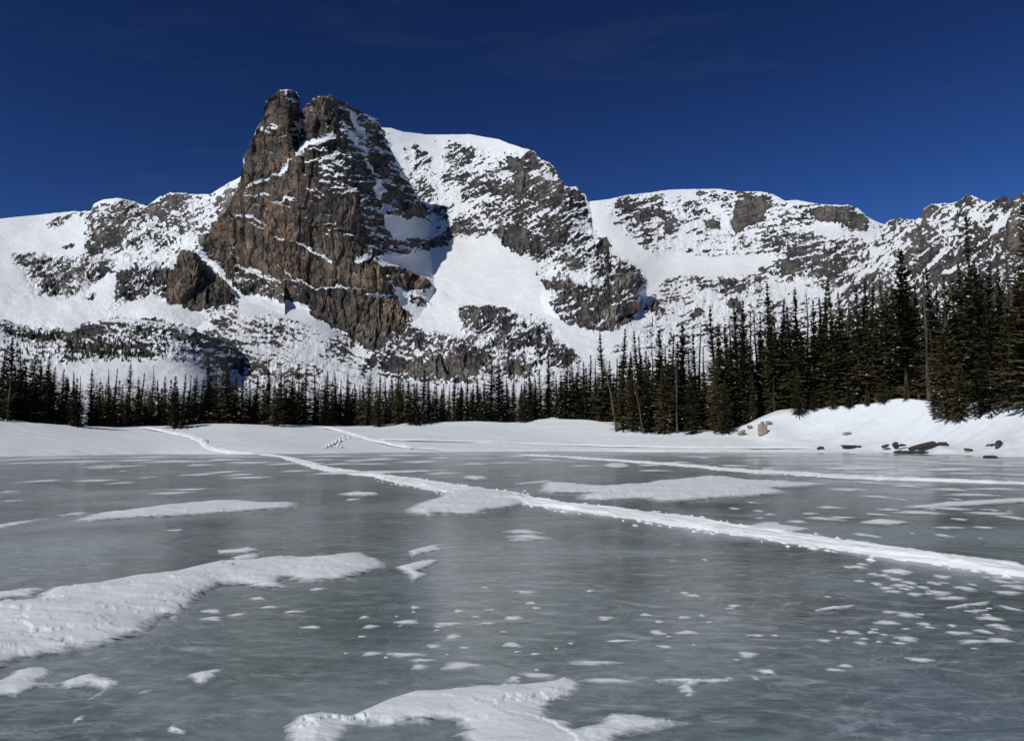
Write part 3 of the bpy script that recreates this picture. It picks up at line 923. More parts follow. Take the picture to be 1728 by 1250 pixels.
# ------------------------------------------------------------------ the frozen lake
def ice_material():
    m, ns, ls, b = new_mat('lake_ice')
    geo = node(ns, 'NewGeometry')
    # wind-stretched cloudiness in the ice
    mp = node(ns, 'Mapping')
    mp.inputs['Scale'].default_value = (0.30, 0.44, 1)
    mp.inputs['Rotation'].default_value = (0, 0, math.radians(-8))
    ls.new(geo.outputs['Position'], mp.inputs['Vector'])
    n1 = node(ns, 'TexNoise', Scale=0.55, Detail=9.0, Roughness=0.62, Distortion=0.8)
    ls.new(mp.outputs['Vector'], n1.inputs['Vector'])
    r1 = ramp(ns, [(0.38, (0.056, 0.082, 0.080)), (0.5, (0.140, 0.182, 0.182)), (0.62, (0.255, 0.312, 0.318))])
    ls.new(n1.outputs['Fac'], r1.inputs['Fac'])
    # frost wisps frozen in
    mp2 = node(ns, 'Mapping')
    mp2.inputs['Scale'].default_value = (0.8, 1.7, 1)
    mp2.inputs['Rotation'].default_value = (0, 0, math.radians(14))
    ls.new(geo.outputs['Position'], mp2.inputs['Vector'])
    n2 = node(ns, 'TexNoise', Scale=1.5, Detail=10.0, Roughness=0.70, Distortion=2.2)
    ls.new(mp2.outputs['Vector'], n2.inputs['Vector'])
    r2 = ramp(ns, [(0.49, (0, 0, 0)), (0.56, (0.20, 0.20, 0.20)), (0.66, (0.85, 0.85, 0.85))])
    ls.new(n2.outputs['Fac'], r2.inputs['Fac'])
    mx = node(ns, 'Mix', data_type='RGBA')
    mx.inputs['B'].default_value = (0.36, 0.40, 0.42, 1)
    ls.new(r2.outputs['Color'], mx.inputs['Factor'])
    ls.new(r1.outputs['Color'], mx.inputs['A'])
    # fine wind-brushed frost flecks
    mp4 = node(ns, 'Mapping')
    mp4.inputs['Scale'].default_value = (3.0, 4.6, 1)
    mp4.inputs['Rotation'].default_value = (0, 0, math.radians(5))
    ls.new(geo.outputs['Position'], mp4.inputs['Vector'])
    n5 = node(ns, 'TexNoise', Scale=1.9, Detail=6.0, Roughness=0.66)
    ls.new(mp4.outputs['Vector'], n5.inputs['Vector'])
    r5 = ramp(ns, [(0.40, (0.85, 0.85, 0.86)), (0.5, (1, 1, 1)), (0.62, (1.22, 1.22, 1.21))])
    ls.new(n5.outputs['Fac'], r5.inputs['Fac'])
    mx5 = node(ns, 'Mix', data_type='RGBA', blend_type='MULTIPLY', Factor=1.0)
    ls.new(mx.outputs['Result'], mx5.inputs['A'])
    ls.new(r5.outputs['Color'], mx5.inputs['B'])
    mx = mx5
    # frost filaments and scribbles
    nf = node(ns, 'TexNoise', Scale=1.15, Detail=5.0, Roughness=0.6, Distortion=1.2)
    ls.new(mp2.outputs['Vector'], nf.inputs['Vector'])
    f1 = node(ns, 'Math', operation='SUBTRACT')
    f1.inputs[1].default_value = 0.5
    ls.new(nf.outputs['Fac'], f1.inputs[0])
    f2 = node(ns, 'Math', operation='ABSOLUTE')
    ls.new(f1.outputs[0], f2.inputs[0])
    fr = ramp(ns, [(0.0, (0.6, 0.6, 0.6)), (0.005, (0.35, 0.35, 0.35)), (0.016, (0, 0, 0))])
    ls.new(f2.outputs[0], fr.inputs['Fac'])
    nm_ = node(ns, 'TexNoise', Scale=0.5, Detail=4.0, Roughness=0.6)
    ls.new(geo.outputs['Position'], nm_.inputs['Vector'])
    mm = node(ns, 'MapRange')
    mm.inputs['From Min'].default_value = 0.44
    mm.inputs['From Max'].default_value = 0.60
    ls.new(nm_.outputs['Fac'], mm.inputs['Value'])
    fm = node(ns, 'Math', operation='MULTIPLY')
    ls.new(fr.outputs['Color'], fm.inputs[0])
    ls.new(mm.outputs['Result'], fm.inputs[1])
    mxf = node(ns, 'Mix', data_type='RGBA')
    mxf.inputs['B'].default_value = (0.42, 0.46, 0.47, 1)
    ls.new(fm.outputs[0], mxf.inputs['Factor'])
    ls.new(mx.outputs['Result'], mxf.inputs['A'])
    mx = mxf
    # thin healed cracks
    wn_ = node(ns, 'TexNoise', Scale=0.8, Detail=4.0)
    ls.new(geo.outputs['Position'], wn_.inputs['Vector'])
    va = node(ns, 'VectorMath', operation='MULTIPLY_ADD')
    va.inputs[1].default_value = (0.9, 0.9, 0.0)
    ls.new(wn_.outputs['Color'], va.inputs[0])
    ls.new(geo.outputs['Position'], va.inputs[2])
    vo = node(ns, 'TexVoronoi', feature='DISTANCE_TO_EDGE', Scale=0.55)
    ls.new(va.outputs[0], vo.inputs['Vector'])
    cr = ramp(ns, [(0.0, (1, 1, 1)), (0.006, (0, 0, 0))])
    ls.new(vo.outputs['Distance'], cr.inputs['Fac'])
    cm = node(ns, 'Math', operation='MULTIPLY')
    ls.new(cr.outputs['Color'], cm.inputs[0])
    ls.new(n1.outputs['Fac'], cm.inputs[1])
    cs = node(ns, 'Math', operation='MULTIPLY')
    cs.inputs[1].default_value = 0.5
    ls.new(cm.outputs[0], cs.inputs[0])
    mx2 = node(ns, 'Mix', data_type='RGBA')
    mx2.inputs['B'].default_value = (0.34, 0.38, 0.40, 1)
    ls.new(cs.outputs[0], mx2.inputs['Factor'])
    ls.new(mx.outputs['Result'], mx2.inputs['A'])
    ls.new(mx2.outputs['Result'], b.inputs['Base Color'])
    b.inputs['IOR'].default_value = 1.31
    rr = node(ns, 'MapRange')
    rr.inputs['From Min'].default_value = 0.3
    rr.inputs['From Max'].default_value = 0.7
    rr.inputs['To Min'].default_value = 0.08
    rr.inputs['To Max'].default_value = 0.26
    ls.new(n1.outputs['Fac'], rr.inputs['Value'])
    ls.new(rr.outputs['Result'], b.inputs['Roughness'])
    # ripples
    mp3 = node(ns, 'Mapping')
    mp3.inputs['Scale'].default_value = (1.1, 2.2, 1)
    mp3.inputs['Rotation'].default_value = (0, 0, math.radians(-6))
    ls.new(geo.outputs['Position'], mp3.inputs['Vector'])
    n3 = node(ns, 'TexNoise', Scale=2.2, Detail=6.0, Roughness=0.6, Distortion=0.5)
    ls.new(mp3.outputs['Vector'], n3.inputs['Vector'])
    bm = node(ns, 'Bump', Strength=0.30, Distance=0.022)
    ls.new(n3.outputs['Fac'], bm.inputs['Height'])
    ls.new(bm.outputs['Normal'], b.inputs['Normal'])
    return m


M_ICE = ice_material()
ix, iy = np.meshgrid(np.linspace(-140, 140, 57), np.linspace(-40, 125, 34))
link('frozen_lake_ice', grid_mesh('frozen_lake_ice', ix, iy, ix * 0), M_ICE, kind='structure')


# ------------------------------------------------------------------ snow drifts on the ice
def seg_dist(x, y, pts):
    d = np.full(x.shape, 1e9)
    for (x0, y0), (x1, y1) in zip(pts, pts[1:] + pts[:1]):
        dx, dy = x1 - x0, y1 - y0
        t = np.clip(((x - x0) * dx + (y - y0) * dy) / (dx * dx + dy * dy + 1e-12), 0, 1)
        d = np.minimum(d, np.hypot(x - x0 - t * dx, y - y0 - t * dy))
    return d


def drift(outline, height, label, hole=None, res=2.4, edge=0.25, seed=0, rough=1.0, name='snow_drift'):
    """a wind-packed snow sheet on the ice; its rim is where its surface dips below the ice"""
    pts = [(outline[i], outline[i + 1]) for i in range(0, len(outline), 2)]
    gp = [tuple(float(v) for v in ground(*p)) for p in pts]
    xs, ys = [p[0] for p in pts], [p[1] for p in pts]
    gx_, gy_ = np.meshgrid(np.arange(min(xs) - 8, max(xs) + 8, res), np.arange(min(ys) - 6, max(ys) + 6, res * 0.62))
    wob = fbm(gx_ / 14 + seed, gy_ / 7, oct=4, gain=0.6)
    X, Y = ground(gx_, gy_)
    q = CAMZ * FPX / (gy_ - HOR)
    m = q / FPX
    xw, yw = X + wob * m * 2.0, Y + wob * m * 4.0
    sd = seg_dist(xw, yw, gp) * np.where(inpoly(xw, yw, gp), 1, -1)
    if hole:
        hp = [tuple(float(v) for v in ground(hole[i], hole[i + 1])) for i in range(0, len(hole), 2)]
        hd = seg_dist(xw, yw, hp) * np.where(inpoly(xw, yw, hp), 1, -1)
        sd = np.minimum(sd, -hd)
    e = edge
    n1 = fbm(X / 1.3 + seed + Y * .3, Y / 0.5, oct=5, gain=0.5)
    n2 = fbm(X / 0.28 + Y / 0.4 + seed, Y / 0.12, oct=4, gain=0.6, ridged=True)
    prof = np.where(sd > 0, 1 - np.exp(-np.maximum(sd, 0) / e), sd / e * 1.2)
    Z = height * prof * (0.78 + 0.20 * n1 * rough) + np.where(sd > 0, np.clip(sd / e, 0, 1) * 0.05 * height * n2 * rough, 0)
    fl1, fx1, fy1, fe1 = worley(X / 0.75 + 0.4 * Y + seed, Y / 0.34 + wob * .3, 5)
    fl2, fx2, fy2, fe2 = worley(X / 0.26 + 0.5 * Y, Y / 0.13 + seed, 9)
    ins = np.clip(sd / e, 0, 1)
    rim = 0.22 + 0.78 * np.exp(-np.maximum(sd, 0) / (2.6 * e))
    Z = Z + ins * rim * height * rough * (0.16 * fl1 + 0.34 * fx1 + 0.07 * fl2 + 0.14 * fx2)
    Z = np.maximum(Z, -0.03)
    k = (Z > -0.025)
    keep = k[:-1, :-1] | k[1:, :-1] | k[:-1, 1:] | k[1:, 1:]
    cx, cy = float(np.mean([p[0] for p in gp])), float(np.mean([p[1] for p in gp]))
    me = grid_mesh(name, X - cx, Y - cy, Z, {'cover': np.clip(sd / (e * 1.3), 0, 1)}, keep=keep)
    o = link(name, me, M_DRIFT, label=label, category='snow drift', group='wind-packed snow drifts on the ice')
    o.location = (cx, cy, 0)
    return o


drift([-170,1012, 0,1016, 53,1011, 81,993, 162,985, 227,973, 292,965, 324,957, 377,947, 425,944.5, 454,940.5, 506,936.5, 510,942, 567,936.5, 612,931.6, 632,942, 648,944.5, 657,958,
       632,965, 591,975, 612,981, 559,979, 527,983, 502,985, 482,977, 484,987, 498,994, 458,995, 433,993, 413,990, 381,987, 352,1001, 344,1011, 332,1025, 296,1050, 279,1042, 271,1050,
       251,1070, 203,1082, 170,1092, 122,1102, 77,1108, 40,1115, 0,1132, -170,1160], 0.095, 'largest snow drift on the ice, sculpted, running in from the left edge', seed=1, edge=0.20, rough=0.9)
drift([-120,1001, 0,999, 73,991, 79,995, 53,1008, 0,1010, -120,1014], 0.05, 'narrow snow finger above the big left drift, at the left edge', seed=2, edge=.12)
drift([387,941, 410,936, 437,934, 440,941, 392,947], 0.04, 'small snow scrap touching the upper rim of the big left drift', seed=3, edge=.1)
drift([364,929, 400,926, 421,922, 438,928, 417,932, 367,935], 0.04, 'thin snow scrap just above the middle of the big left drift', seed=4, edge=.1)
drift([665,957, 700,948, 752,943, 728,955, 706,964, 727,969, 694,984, 690,971], 0.045, 'star-shaped snow patch at the right tip of the big left drift', seed=5, edge=.1)
drift([685,930, 720,921, 756,915, 737,923, 753,926, 720,932, 695,941], 0.04, 'pointed snow patch above the star-shaped one', seed=6, edge=.1)
drift([115,880, 150,867.5, 200,862, 275,852, 350,846, 400,844, 450,847, 508,848, 505,857, 450,860, 380,866, 300,872, 210,876, 140,883], 0.09, 'long thin snow drift on the left middle ice', seed=7, edge=.4)
drift([90,869, 150,862, 156,867, 100,872], 0.05, 'small snow strip off the left end of the long middle drift', seed=8, edge=.3)
drift([-90,895, 0,884, 60,876, 93,873, 45,885, 0,895, -90,908], 0.06, 'tapering snow drift cut by the left edge on the middle ice', seed=9, edge=.3)
drift([678,862, 700,850, 735,840, 752,829, 800,825, 850,829, 895,838, 892,850, 860,857, 820,862, 823,866, 780,869, 745,866, 735,872, 695,869], 0.10, 'broad snow drift where the packed trail crosses mid lake', seed=10, edge=.35, rough=1.2)
drift([904,830, 911,815, 954,814, 1014,820, 1074,816, 1124,810, 1174,805, 1224,804, 1279,811, 1344,814, 1410,816, 1364,822, 1309,823, 1334,832, 1274,838, 1214,842, 1144,848, 1104,848,
       1079,842, 1019,846, 969,843, 969,837, 994,832, 924,833], 0.13, 'wide ragged snow drift between the two packed trails', seed=11, edge=.5, rough=1.2)
drift([862,816, 929,809, 941,813, 874,818], 0.06, 'small flat snow strip left of the wide ragged drift', seed=12, edge=.4)
drift([480,1300, 478,1226, 500,1208, 545,1202, 590,1208, 650,1182, 700,1166, 760,1163, 810,1158, 840,1155, 900,1152, 930,1148, 945,1142, 965,1143, 994,1159, 972,1169, 972,1178, 935,1188,
       930,1200, 932,1212, 960,1217, 973,1220, 970,1228, 1010,1220, 1022,1208, 1030,1203, 1070,1204, 1090,1208, 1155,1217, 1168,1219, 1120,1230, 1075,1240, 1045,1252, 1030,1300],
      0.055, 'nearest snow patch, pale and crusted, at the bottom centre of the ice', hole=[575,1300, 581,1250, 597,1229, 634,1225, 666,1229, 694,1222, 711,1226, 743,1219, 767,1219, 779,1233, 759,1242, 783,1250, 800,1300],
      seed=13, edge=.10, res=2.2)
drift([-90,1168, 0,1147, 24,1131, 53,1125, 85,1126, 94,1135, 81,1145, 69,1147, 73,1151, 101,1151, 130,1141, 158,1136, 178,1141, 212,1151, 194,1163, 174,1173, 154,1180, 132,1188, 150,1178, 168,1167,
       142,1159, 109,1165, 97,1159, 61,1161, 28,1177, 0,1175, -90,1190], 0.045, 'two-lobed snow patch in the bottom left of the ice', seed=14, edge=.09)
drift([314,1139, 336,1132, 387,1126, 369,1135, 365,1143, 336,1157, 320,1146], 0.035, 'fin-shaped snow patch right of the two-lobed one', seed=15, edge=.07)
drift([278,1230, 298,1219, 301,1226, 323,1232, 308,1240, 284,1237], 0.03, 'bow-tie snow scrap at the bottom left edge of the ice', seed=16, edge=.05)
drift([121,1214, 147,1201, 143,1214, 121,1223], 0.025, 'torn snow scrap below the two-lobed patch', seed=17, edge=.05)
drift([222,1172, 245,1164, 267,1161, 248,1168], 0.02, 'sliver of snow between the two-lobed and fin-shaped patches', seed=18, edge=.04)
drift([1103,1146, 1150,1144, 1190,1145, 1202,1143, 1222,1145, 1226,1140, 1250,1148, 1222,1151, 1182,1154, 1170,1159, 1179,1169, 1168,1180, 1149,1168, 1140,1159, 1153,1153, 1109,1150], 0.035,
      'hooked snow patch on the lower right ice', seed=19, edge=.06)
drift([1274,1129, 1308,1131, 1316,1141, 1303,1142, 1287,1137], 0.03, 'curled snow scrap right of the hooked patch', seed=20, edge=.05)
drift([1264,1138, 1289,1147, 1271,1149], 0.025, 'wedge of snow beside the curled scrap', seed=21, edge=.05)
drift([1372,1029, 1400,1023, 1445,1019, 1441,1024, 1410,1030, 1378,1032], 0.03, 'slug-shaped snow patch on the right ice', seed=22, edge=.06)
drift([1514,955, 1500,937, 1600,945, 1560,950], 0.001, 'x', seed=23) if False else None
drift([1588,1024, 1640,1018, 1676,1012, 1668,1020, 1640,1024, 1610,1028], 0.035, 'arrow-shaped snow patch right, among the small round patches', seed=24, edge=.07)
drift([1482,962, 1520,960, 1545,966, 1530,970, 1490,967], 0.035, 'oblong snow patch just below the wide trail on the right', seed=25, edge=.08)
drift([1255,888, 1290,880, 1375,893, 1340,897, 1290,895], 0.05, 'flat snow shelf on the upper rim of the wide trail', seed=26, edge=.15)
drift([1510,856, 1600,846, 1680,842, 1750,838, 1750,847, 1660,852, 1570,858], 0.06, 'long pale snow streak near the right edge above the wide trail', seed=27, edge=.3)
drift([1440,882, 1480,875, 1545,882, 1500,886], 0.05, 'lens-shaped snow patch on the right ice above the trail', seed=28, edge=.2)
drift([1380,790, 1420,787, 1490,788, 1560,789, 1480,793, 1400,793], 0.07, 'long snow strip on the far right ice below the shore rocks', seed=29, edge=.6)
drift([1540,792, 1600,789, 1680,791, 1620,795, 1560,795], 0.07, 'snow strip on the far right ice behind the far trail', seed=30, edge=.6)
drift([500,801, 560,796, 640,794, 720,793, 790,792, 700,797, 600,801], 0.07, 'pale snow sheet along the upper side of the main trail', seed=31, edge=.6)
drift([1012,786, 1030,780, 1055,781, 1068,787, 1040,790], 0.06, 'snow hump at the left end of the far trail', seed=32, edge=.5)
drift([775,806, 790,802, 822,804, 826,808, 800,811], 0.10, 'single bright snow hummock on the dark far ice', seed=33, edge=.4)
drift([562,834, 600,829, 644,831, 640,835, 590,837], 0.06, 'lone snow strip on the ice left of the broad drift', seed=34, edge=.3)

# ------------------------------------------------------------------ small snow patches scattered on the ice
def patch_mesh(seed):
    r = np.random.default_rng(seed)
    na, nrg = 30, 5
    th = np.linspace(0, 2 * math.pi, na, endpoint=False)
    rad = 1 + 0.24 * np.sin(th * 2 + r.uniform(0, 6)) * r.uniform(.2, 1) + 0.14 * np.sin(th * 3 + r.uniform(0, 6)) + 0.07 * np.sin(th * 5 + r.uniform(0, 6)) + r.normal(0, .02, na)
    co = [(0, 0, 1)]
    for k in range(1, nrg + 1):
        f = (k / nrg) ** 0.8
        for i in range(na):
            z = (1 - f ** 2.2) * (1 + r.normal(0, .06)) if k < nrg else -0.25
            co.append((math.cos(th[i]) * rad[i] * f, math.sin(th[i]) * rad[i] * f, z))
    fs = []
    for i in range(na):
        j = (i + 1) % na
        fs.append((0, 1 + i, 1 + j, 1 + j))
        for k in range(nrg - 1):
            a = 1 + k * na
            fs.append((a + i, a + na + i, a + na + j, a + j))
    me = bpy.data.meshes.new('snow_patch')
    me.from_pydata(co, [], [tuple(dict.fromkeys(f)) for f in fs])
    me.polygons.foreach_set('use_smooth', [True] * len(me.polygons))
    at_ = me.attributes.new('cover', 'FLOAT', 'POINT')
    at_.data.foreach_set('value', [1.0] + [0.70 * (1 - (k / nrg) ** 1.2) for k in range(1, nrg + 1) for i in range(na)])
    me.materials.append(M_DRIFT)
    return me


PATCH = [patch_mesh(100 + i) for i in range(9)]
# measured ones: x, y, width, height in the photo
SP_ = [(525,1058,30,5),(688,1049,38,7),(775,1031,15,6),(866,1043,30,8),(1022,1043,24,7),(1109,1067,22,8),(1160,1067,34,7),(905,1026,16,4),(765,1074,24,8),(864,1088,30,9),(755,1053,46,6),
       (732,1090,24,6),(628,1103,30,6),(683,1104,58,7),(712,1114,36,7),(708,1125,26,9),(777,1123,64,12),(909,1139,50,9),(867,1146,24,10),(1022,1148,84,8),(1000,1118,76,8),(1050,1081,50,4),(1122,1091,22,5),
       (886,999,38,5),(1262,1104,30,10),(1531,1078,36,10),(1452,1085,20,6),(1437,1067,32,7),(1532,1038,32,10),(1496,1050,36,8),(1427,1123,22,6),(1408,1130,28,5),(1308,1072,12,3),(1275,1072,24,4),
       (1670,1043,34,9),(1695,1060,22,7),(1683,1055,30,7),(1660,1065,22,8),(1618,1068,32,8),(1607,1055,14,5),(1685,1080,44,7),(1645,1082,60,6),(1553,1113,40,9),(1705,1026,20,9),(1652,1030,14,5),
       (1475,969,20,5),(1490,971,22,5),(1510,977,26,6),(1496,992,18,6),(1520,988,30,6),(1535,983,20,6),(1558,991,18,6),(1585,1000,36,9),(1545,1003,26,7),(1607,1009,40,7),(1632,993,26,8),(1575,984,18,6),
       (1528,994,18,5),(1508,998,30,5),(1480,985,16,5),(1447,957,30,6),(1432,957,14,5),(1455,952,18,4),(1715,990,30,10),(1700,1000,40,8),(1690,981,26,8),(1690,975,28,5),(1590,973,26,7),(1640,986,14,4),
       (1225,900,0,0),(357,1031,34,6),(357,1044,36,7),(400,1037,26,6),(455,1024,20,5),(497,1032,26,5),(535,994,24,5),(435,1010,26,5),(700,1025,14,6),(625,1057,26,6),(850,1066,14,4),
       (882,897,60,7),(892,906,66,8),(880,911,36,4),(960,955,0,0),(872,930,0,0),(1190,945,8,4),(985,830,0,0),
       (160,811,60,4),(70,812,40,5),(205,815,30,4),(250,806,14,3),(335,801,50,4),(405,801,40,4),(420,806,70,4),(500,795,46,3),(600,778,40,3),(640,775,60,5),(710,779,60,5),(745,773,40,3),(870,770,40,3),
       (920,776,50,4),(960,771,60,3),(800,783,50,3),(1290,770,60,4),(1240,786,46,4),(1440,786,60,5),(1480,777,40,4),(1570,780,60,4),(1620,777,70,4),(1680,776,50,4),(1395,776,60,4),
       (1095,785,40,3),(1150,780,30,3),(1550,865,80,6),(1600,858,70,5),(1670,866,60,6),(1708,873,30,8),(1640,835,80,5),(1480,838,40,5),(1430,826,50,6),(1400,856,36,5),(1350,846,0,0),(1480,868,30,4),
       (1500,860,30,4),(1600,890,40,4),(1660,890,30,4),(1390,875,50,6),(1345,880,30,5),(1420,873,40,4),(1280,862,16,3),(1240,858,18,3),(1300,868,14,3),(1270,848,12,3),
       (1352,903,18,5),(1380,909,14,4),(570,783,40,4),(480,783,50,4),(540,776,40,3),(60,781,60,4),(140,779,80,5),(230,777,70,4),(300,779,90,5),(380,776,60,4),(430,781,60,4),(30,776,50,4),(340,785,50,3),
       (180,787,70,3),(20,845,20,3),(15,830,26,3),(290,832,60,5),(320,826,50,4),(595,843,20,4),(620,836,0,0),(295,895,22,4),(180,1010,0,0),(65,920,0,0),
       (1470,815,40,5),(1530,820,40,5),(1600,826,60,5),(1680,825,70,5),(1290,800,40,4),(1350,798,30,3)]
SP_ += [(1560,772,90,3),(1650,768,110,3),(1700,772,60,3),(1610,783,100,4),(1690,786,90,4),(1520,771,60,3),(1470,769,70,2.5),(1640,799,90,4),(1710,801,50,4),(1560,785,50,3),
        (1380,771,50,2.5),(1450,797,60,4),(100,773,120,3),(260,772,110,3),(20,770,80,3),(400,771,90,3),(560,770,90,3),(680,769,90,3),(800,767,80,2.5),(620,783,70,3),(860,781,60,3),(1180,771,60,2.5)]
SP_ = [p for p in SP_ if p[2] > 0]
r_ = np.random.default_rng(77)
while len(SP_) < 280:                    # the lesser flecks between them
    z_ = r_.random()
    if z_ < 0.30:
        x, y = r_.uniform(560, 1250), r_.uniform(985, 1130)
        w = r_.uniform(6, 20)
    elif z_ < 0.55:
        x, y = r_.uniform(1180, 1720), r_.uniform(835, 915)
        w = r_.uniform(6, 24)
    elif z_ < 0.78:
        x, y = r_.uniform(10, 1720), r_.uniform(772, 800)
        w = r_.uniform(14, 50)
    else:
        x, y = r_.uniform(1380, 1720), r_.uniform(970, 1100)
        w = r_.uniform(8, 22)
    SP_.append((x, y, w, w * r_.uniform(.14, .3) * (0.35 if y < 830 else 1)))


def patch_place(x, y):
    if y > 930:
        if x < 560:
            return 'small snow fleck beside the big left drift', 'flecks by the big left drift'
        if x > 1380:
            return 'small rounded snow patch in the cluster on the right, below the wide trail', 'rounded patches below the wide trail'
        return 'small pale snow fleck scattered on the grey ice in the middle foreground', 'flecks on the middle foreground ice'
    if y > 822:
        return ('thin snow fleck on ice between the two trails', 'flecks between the trails') if x > 900 else ('thin snow fleck on the middle left ice', 'flecks on the middle left ice')
    return ('flat snow streak on far ice by the left shore', 'streaks by the left shore') if x < 860 else ('flat snow streak on far ice by the right shore', 'streaks by the right shore')


for i, (x, y, w, h) in enumerate(SP_):
    X, Y = ground(x, y)
    dd = CAMZ * FPX / (y - HOR)
    o = bpy.data.objects.new('snow_patch', PATCH[int(r_.integers(0, 9))])
    COL.objects.link(o)
    o.location = (float(X), float(Y), 0.0)
    th = min(0.002 + 0.0008 * dd, 0.06) * float(r_.uniform(.7, 1.2))
    o.scale = (w / 2 / FPX * dd * 1.4, max(h / 2 * dd * dd / (CAMZ * FPX), 0.02) * 1.1, th)
    o.rotation_euler = (0, 0, float(r_.choice([0, math.pi])) + float(r_.normal(0, .05)))
    lab, grp = patch_place(x, y)
    asp = w / max(h, .1)
    form = ('tiny' if w < 13 else 'long thin' if asp > 6.5 and y > 822 else 'wide' if w > 44 else 'rounded' if asp < 3.3 else 'oval' if y > 822 else 'short')
    base_ = lab.replace(' in the cluster on the right, below the wide trail', ' on the right below the wide trail').replace(' scattered on the grey ice in the middle foreground', ' on the middle foreground ice').replace('small rounded ', '').replace('small pale ', '').replace('small ', '').replace('thin ', '').replace('flat ', '')
    if grp.startswith('rounded'):
        sub = ('leftmost' if x < 1480 else 'left part' if x < 1545 else 'middle part' if x < 1620 else 'right part') + ', ' + ('just under the trail' if y < 990 else 'upper rows' if y < 1020 else 'middle rows' if y < 1062 else 'lowest rows')
    elif grp.startswith('flecks on the middle foreground'):
        sub = ('left part' if x < 720 else 'centre-left' if x < 880 else 'centre-right' if x < 1060 else 'right part') + ', ' + ('upper rows' if y < 1040 else 'middle rows' if y < 1095 else 'lowest rows')
    else:
        q_ = (x - (860 if 'right' in grp or 'trails' in grp else 0)) / 866
        sub = ('leftmost' if q_ < .25 else 'centre-left' if q_ < .5 else 'centre-right' if q_ < .75 else 'rightmost') + ' stretch' + (', at the shore line' if y < 775 else ', off the shore' if y < 822 else '')
    o['label'], o['group'] = form + ' ' + base_ + ', ' + sub, grp
    o['category'] = 'snow patch'


# ------------------------------------------------------------------ packed ski and snowshoe trails
def surface_point(x, y):
    """photo pixel on the ice or, above the shore line, on the snow bank"""
    ps_, pc_, Rc_, bend_, _ = bank_profile(float(x))
    if y >= ps_:
        X, Y = ground(x, y)
        return float(X), float(Y), 0.0
    t = ((y - ps_) / (pc_ - ps_)) ** (1 / bend_)
    Rs_ = math.hypot(*ground(x, float(ps_)))
    R = Rs_ + (Rc_ - Rs_) * min(max(t, 0), 1.05)
    X, Y, Z = at(x, y, R)
    return float(X), float(Y), float(bank_z(x, R))


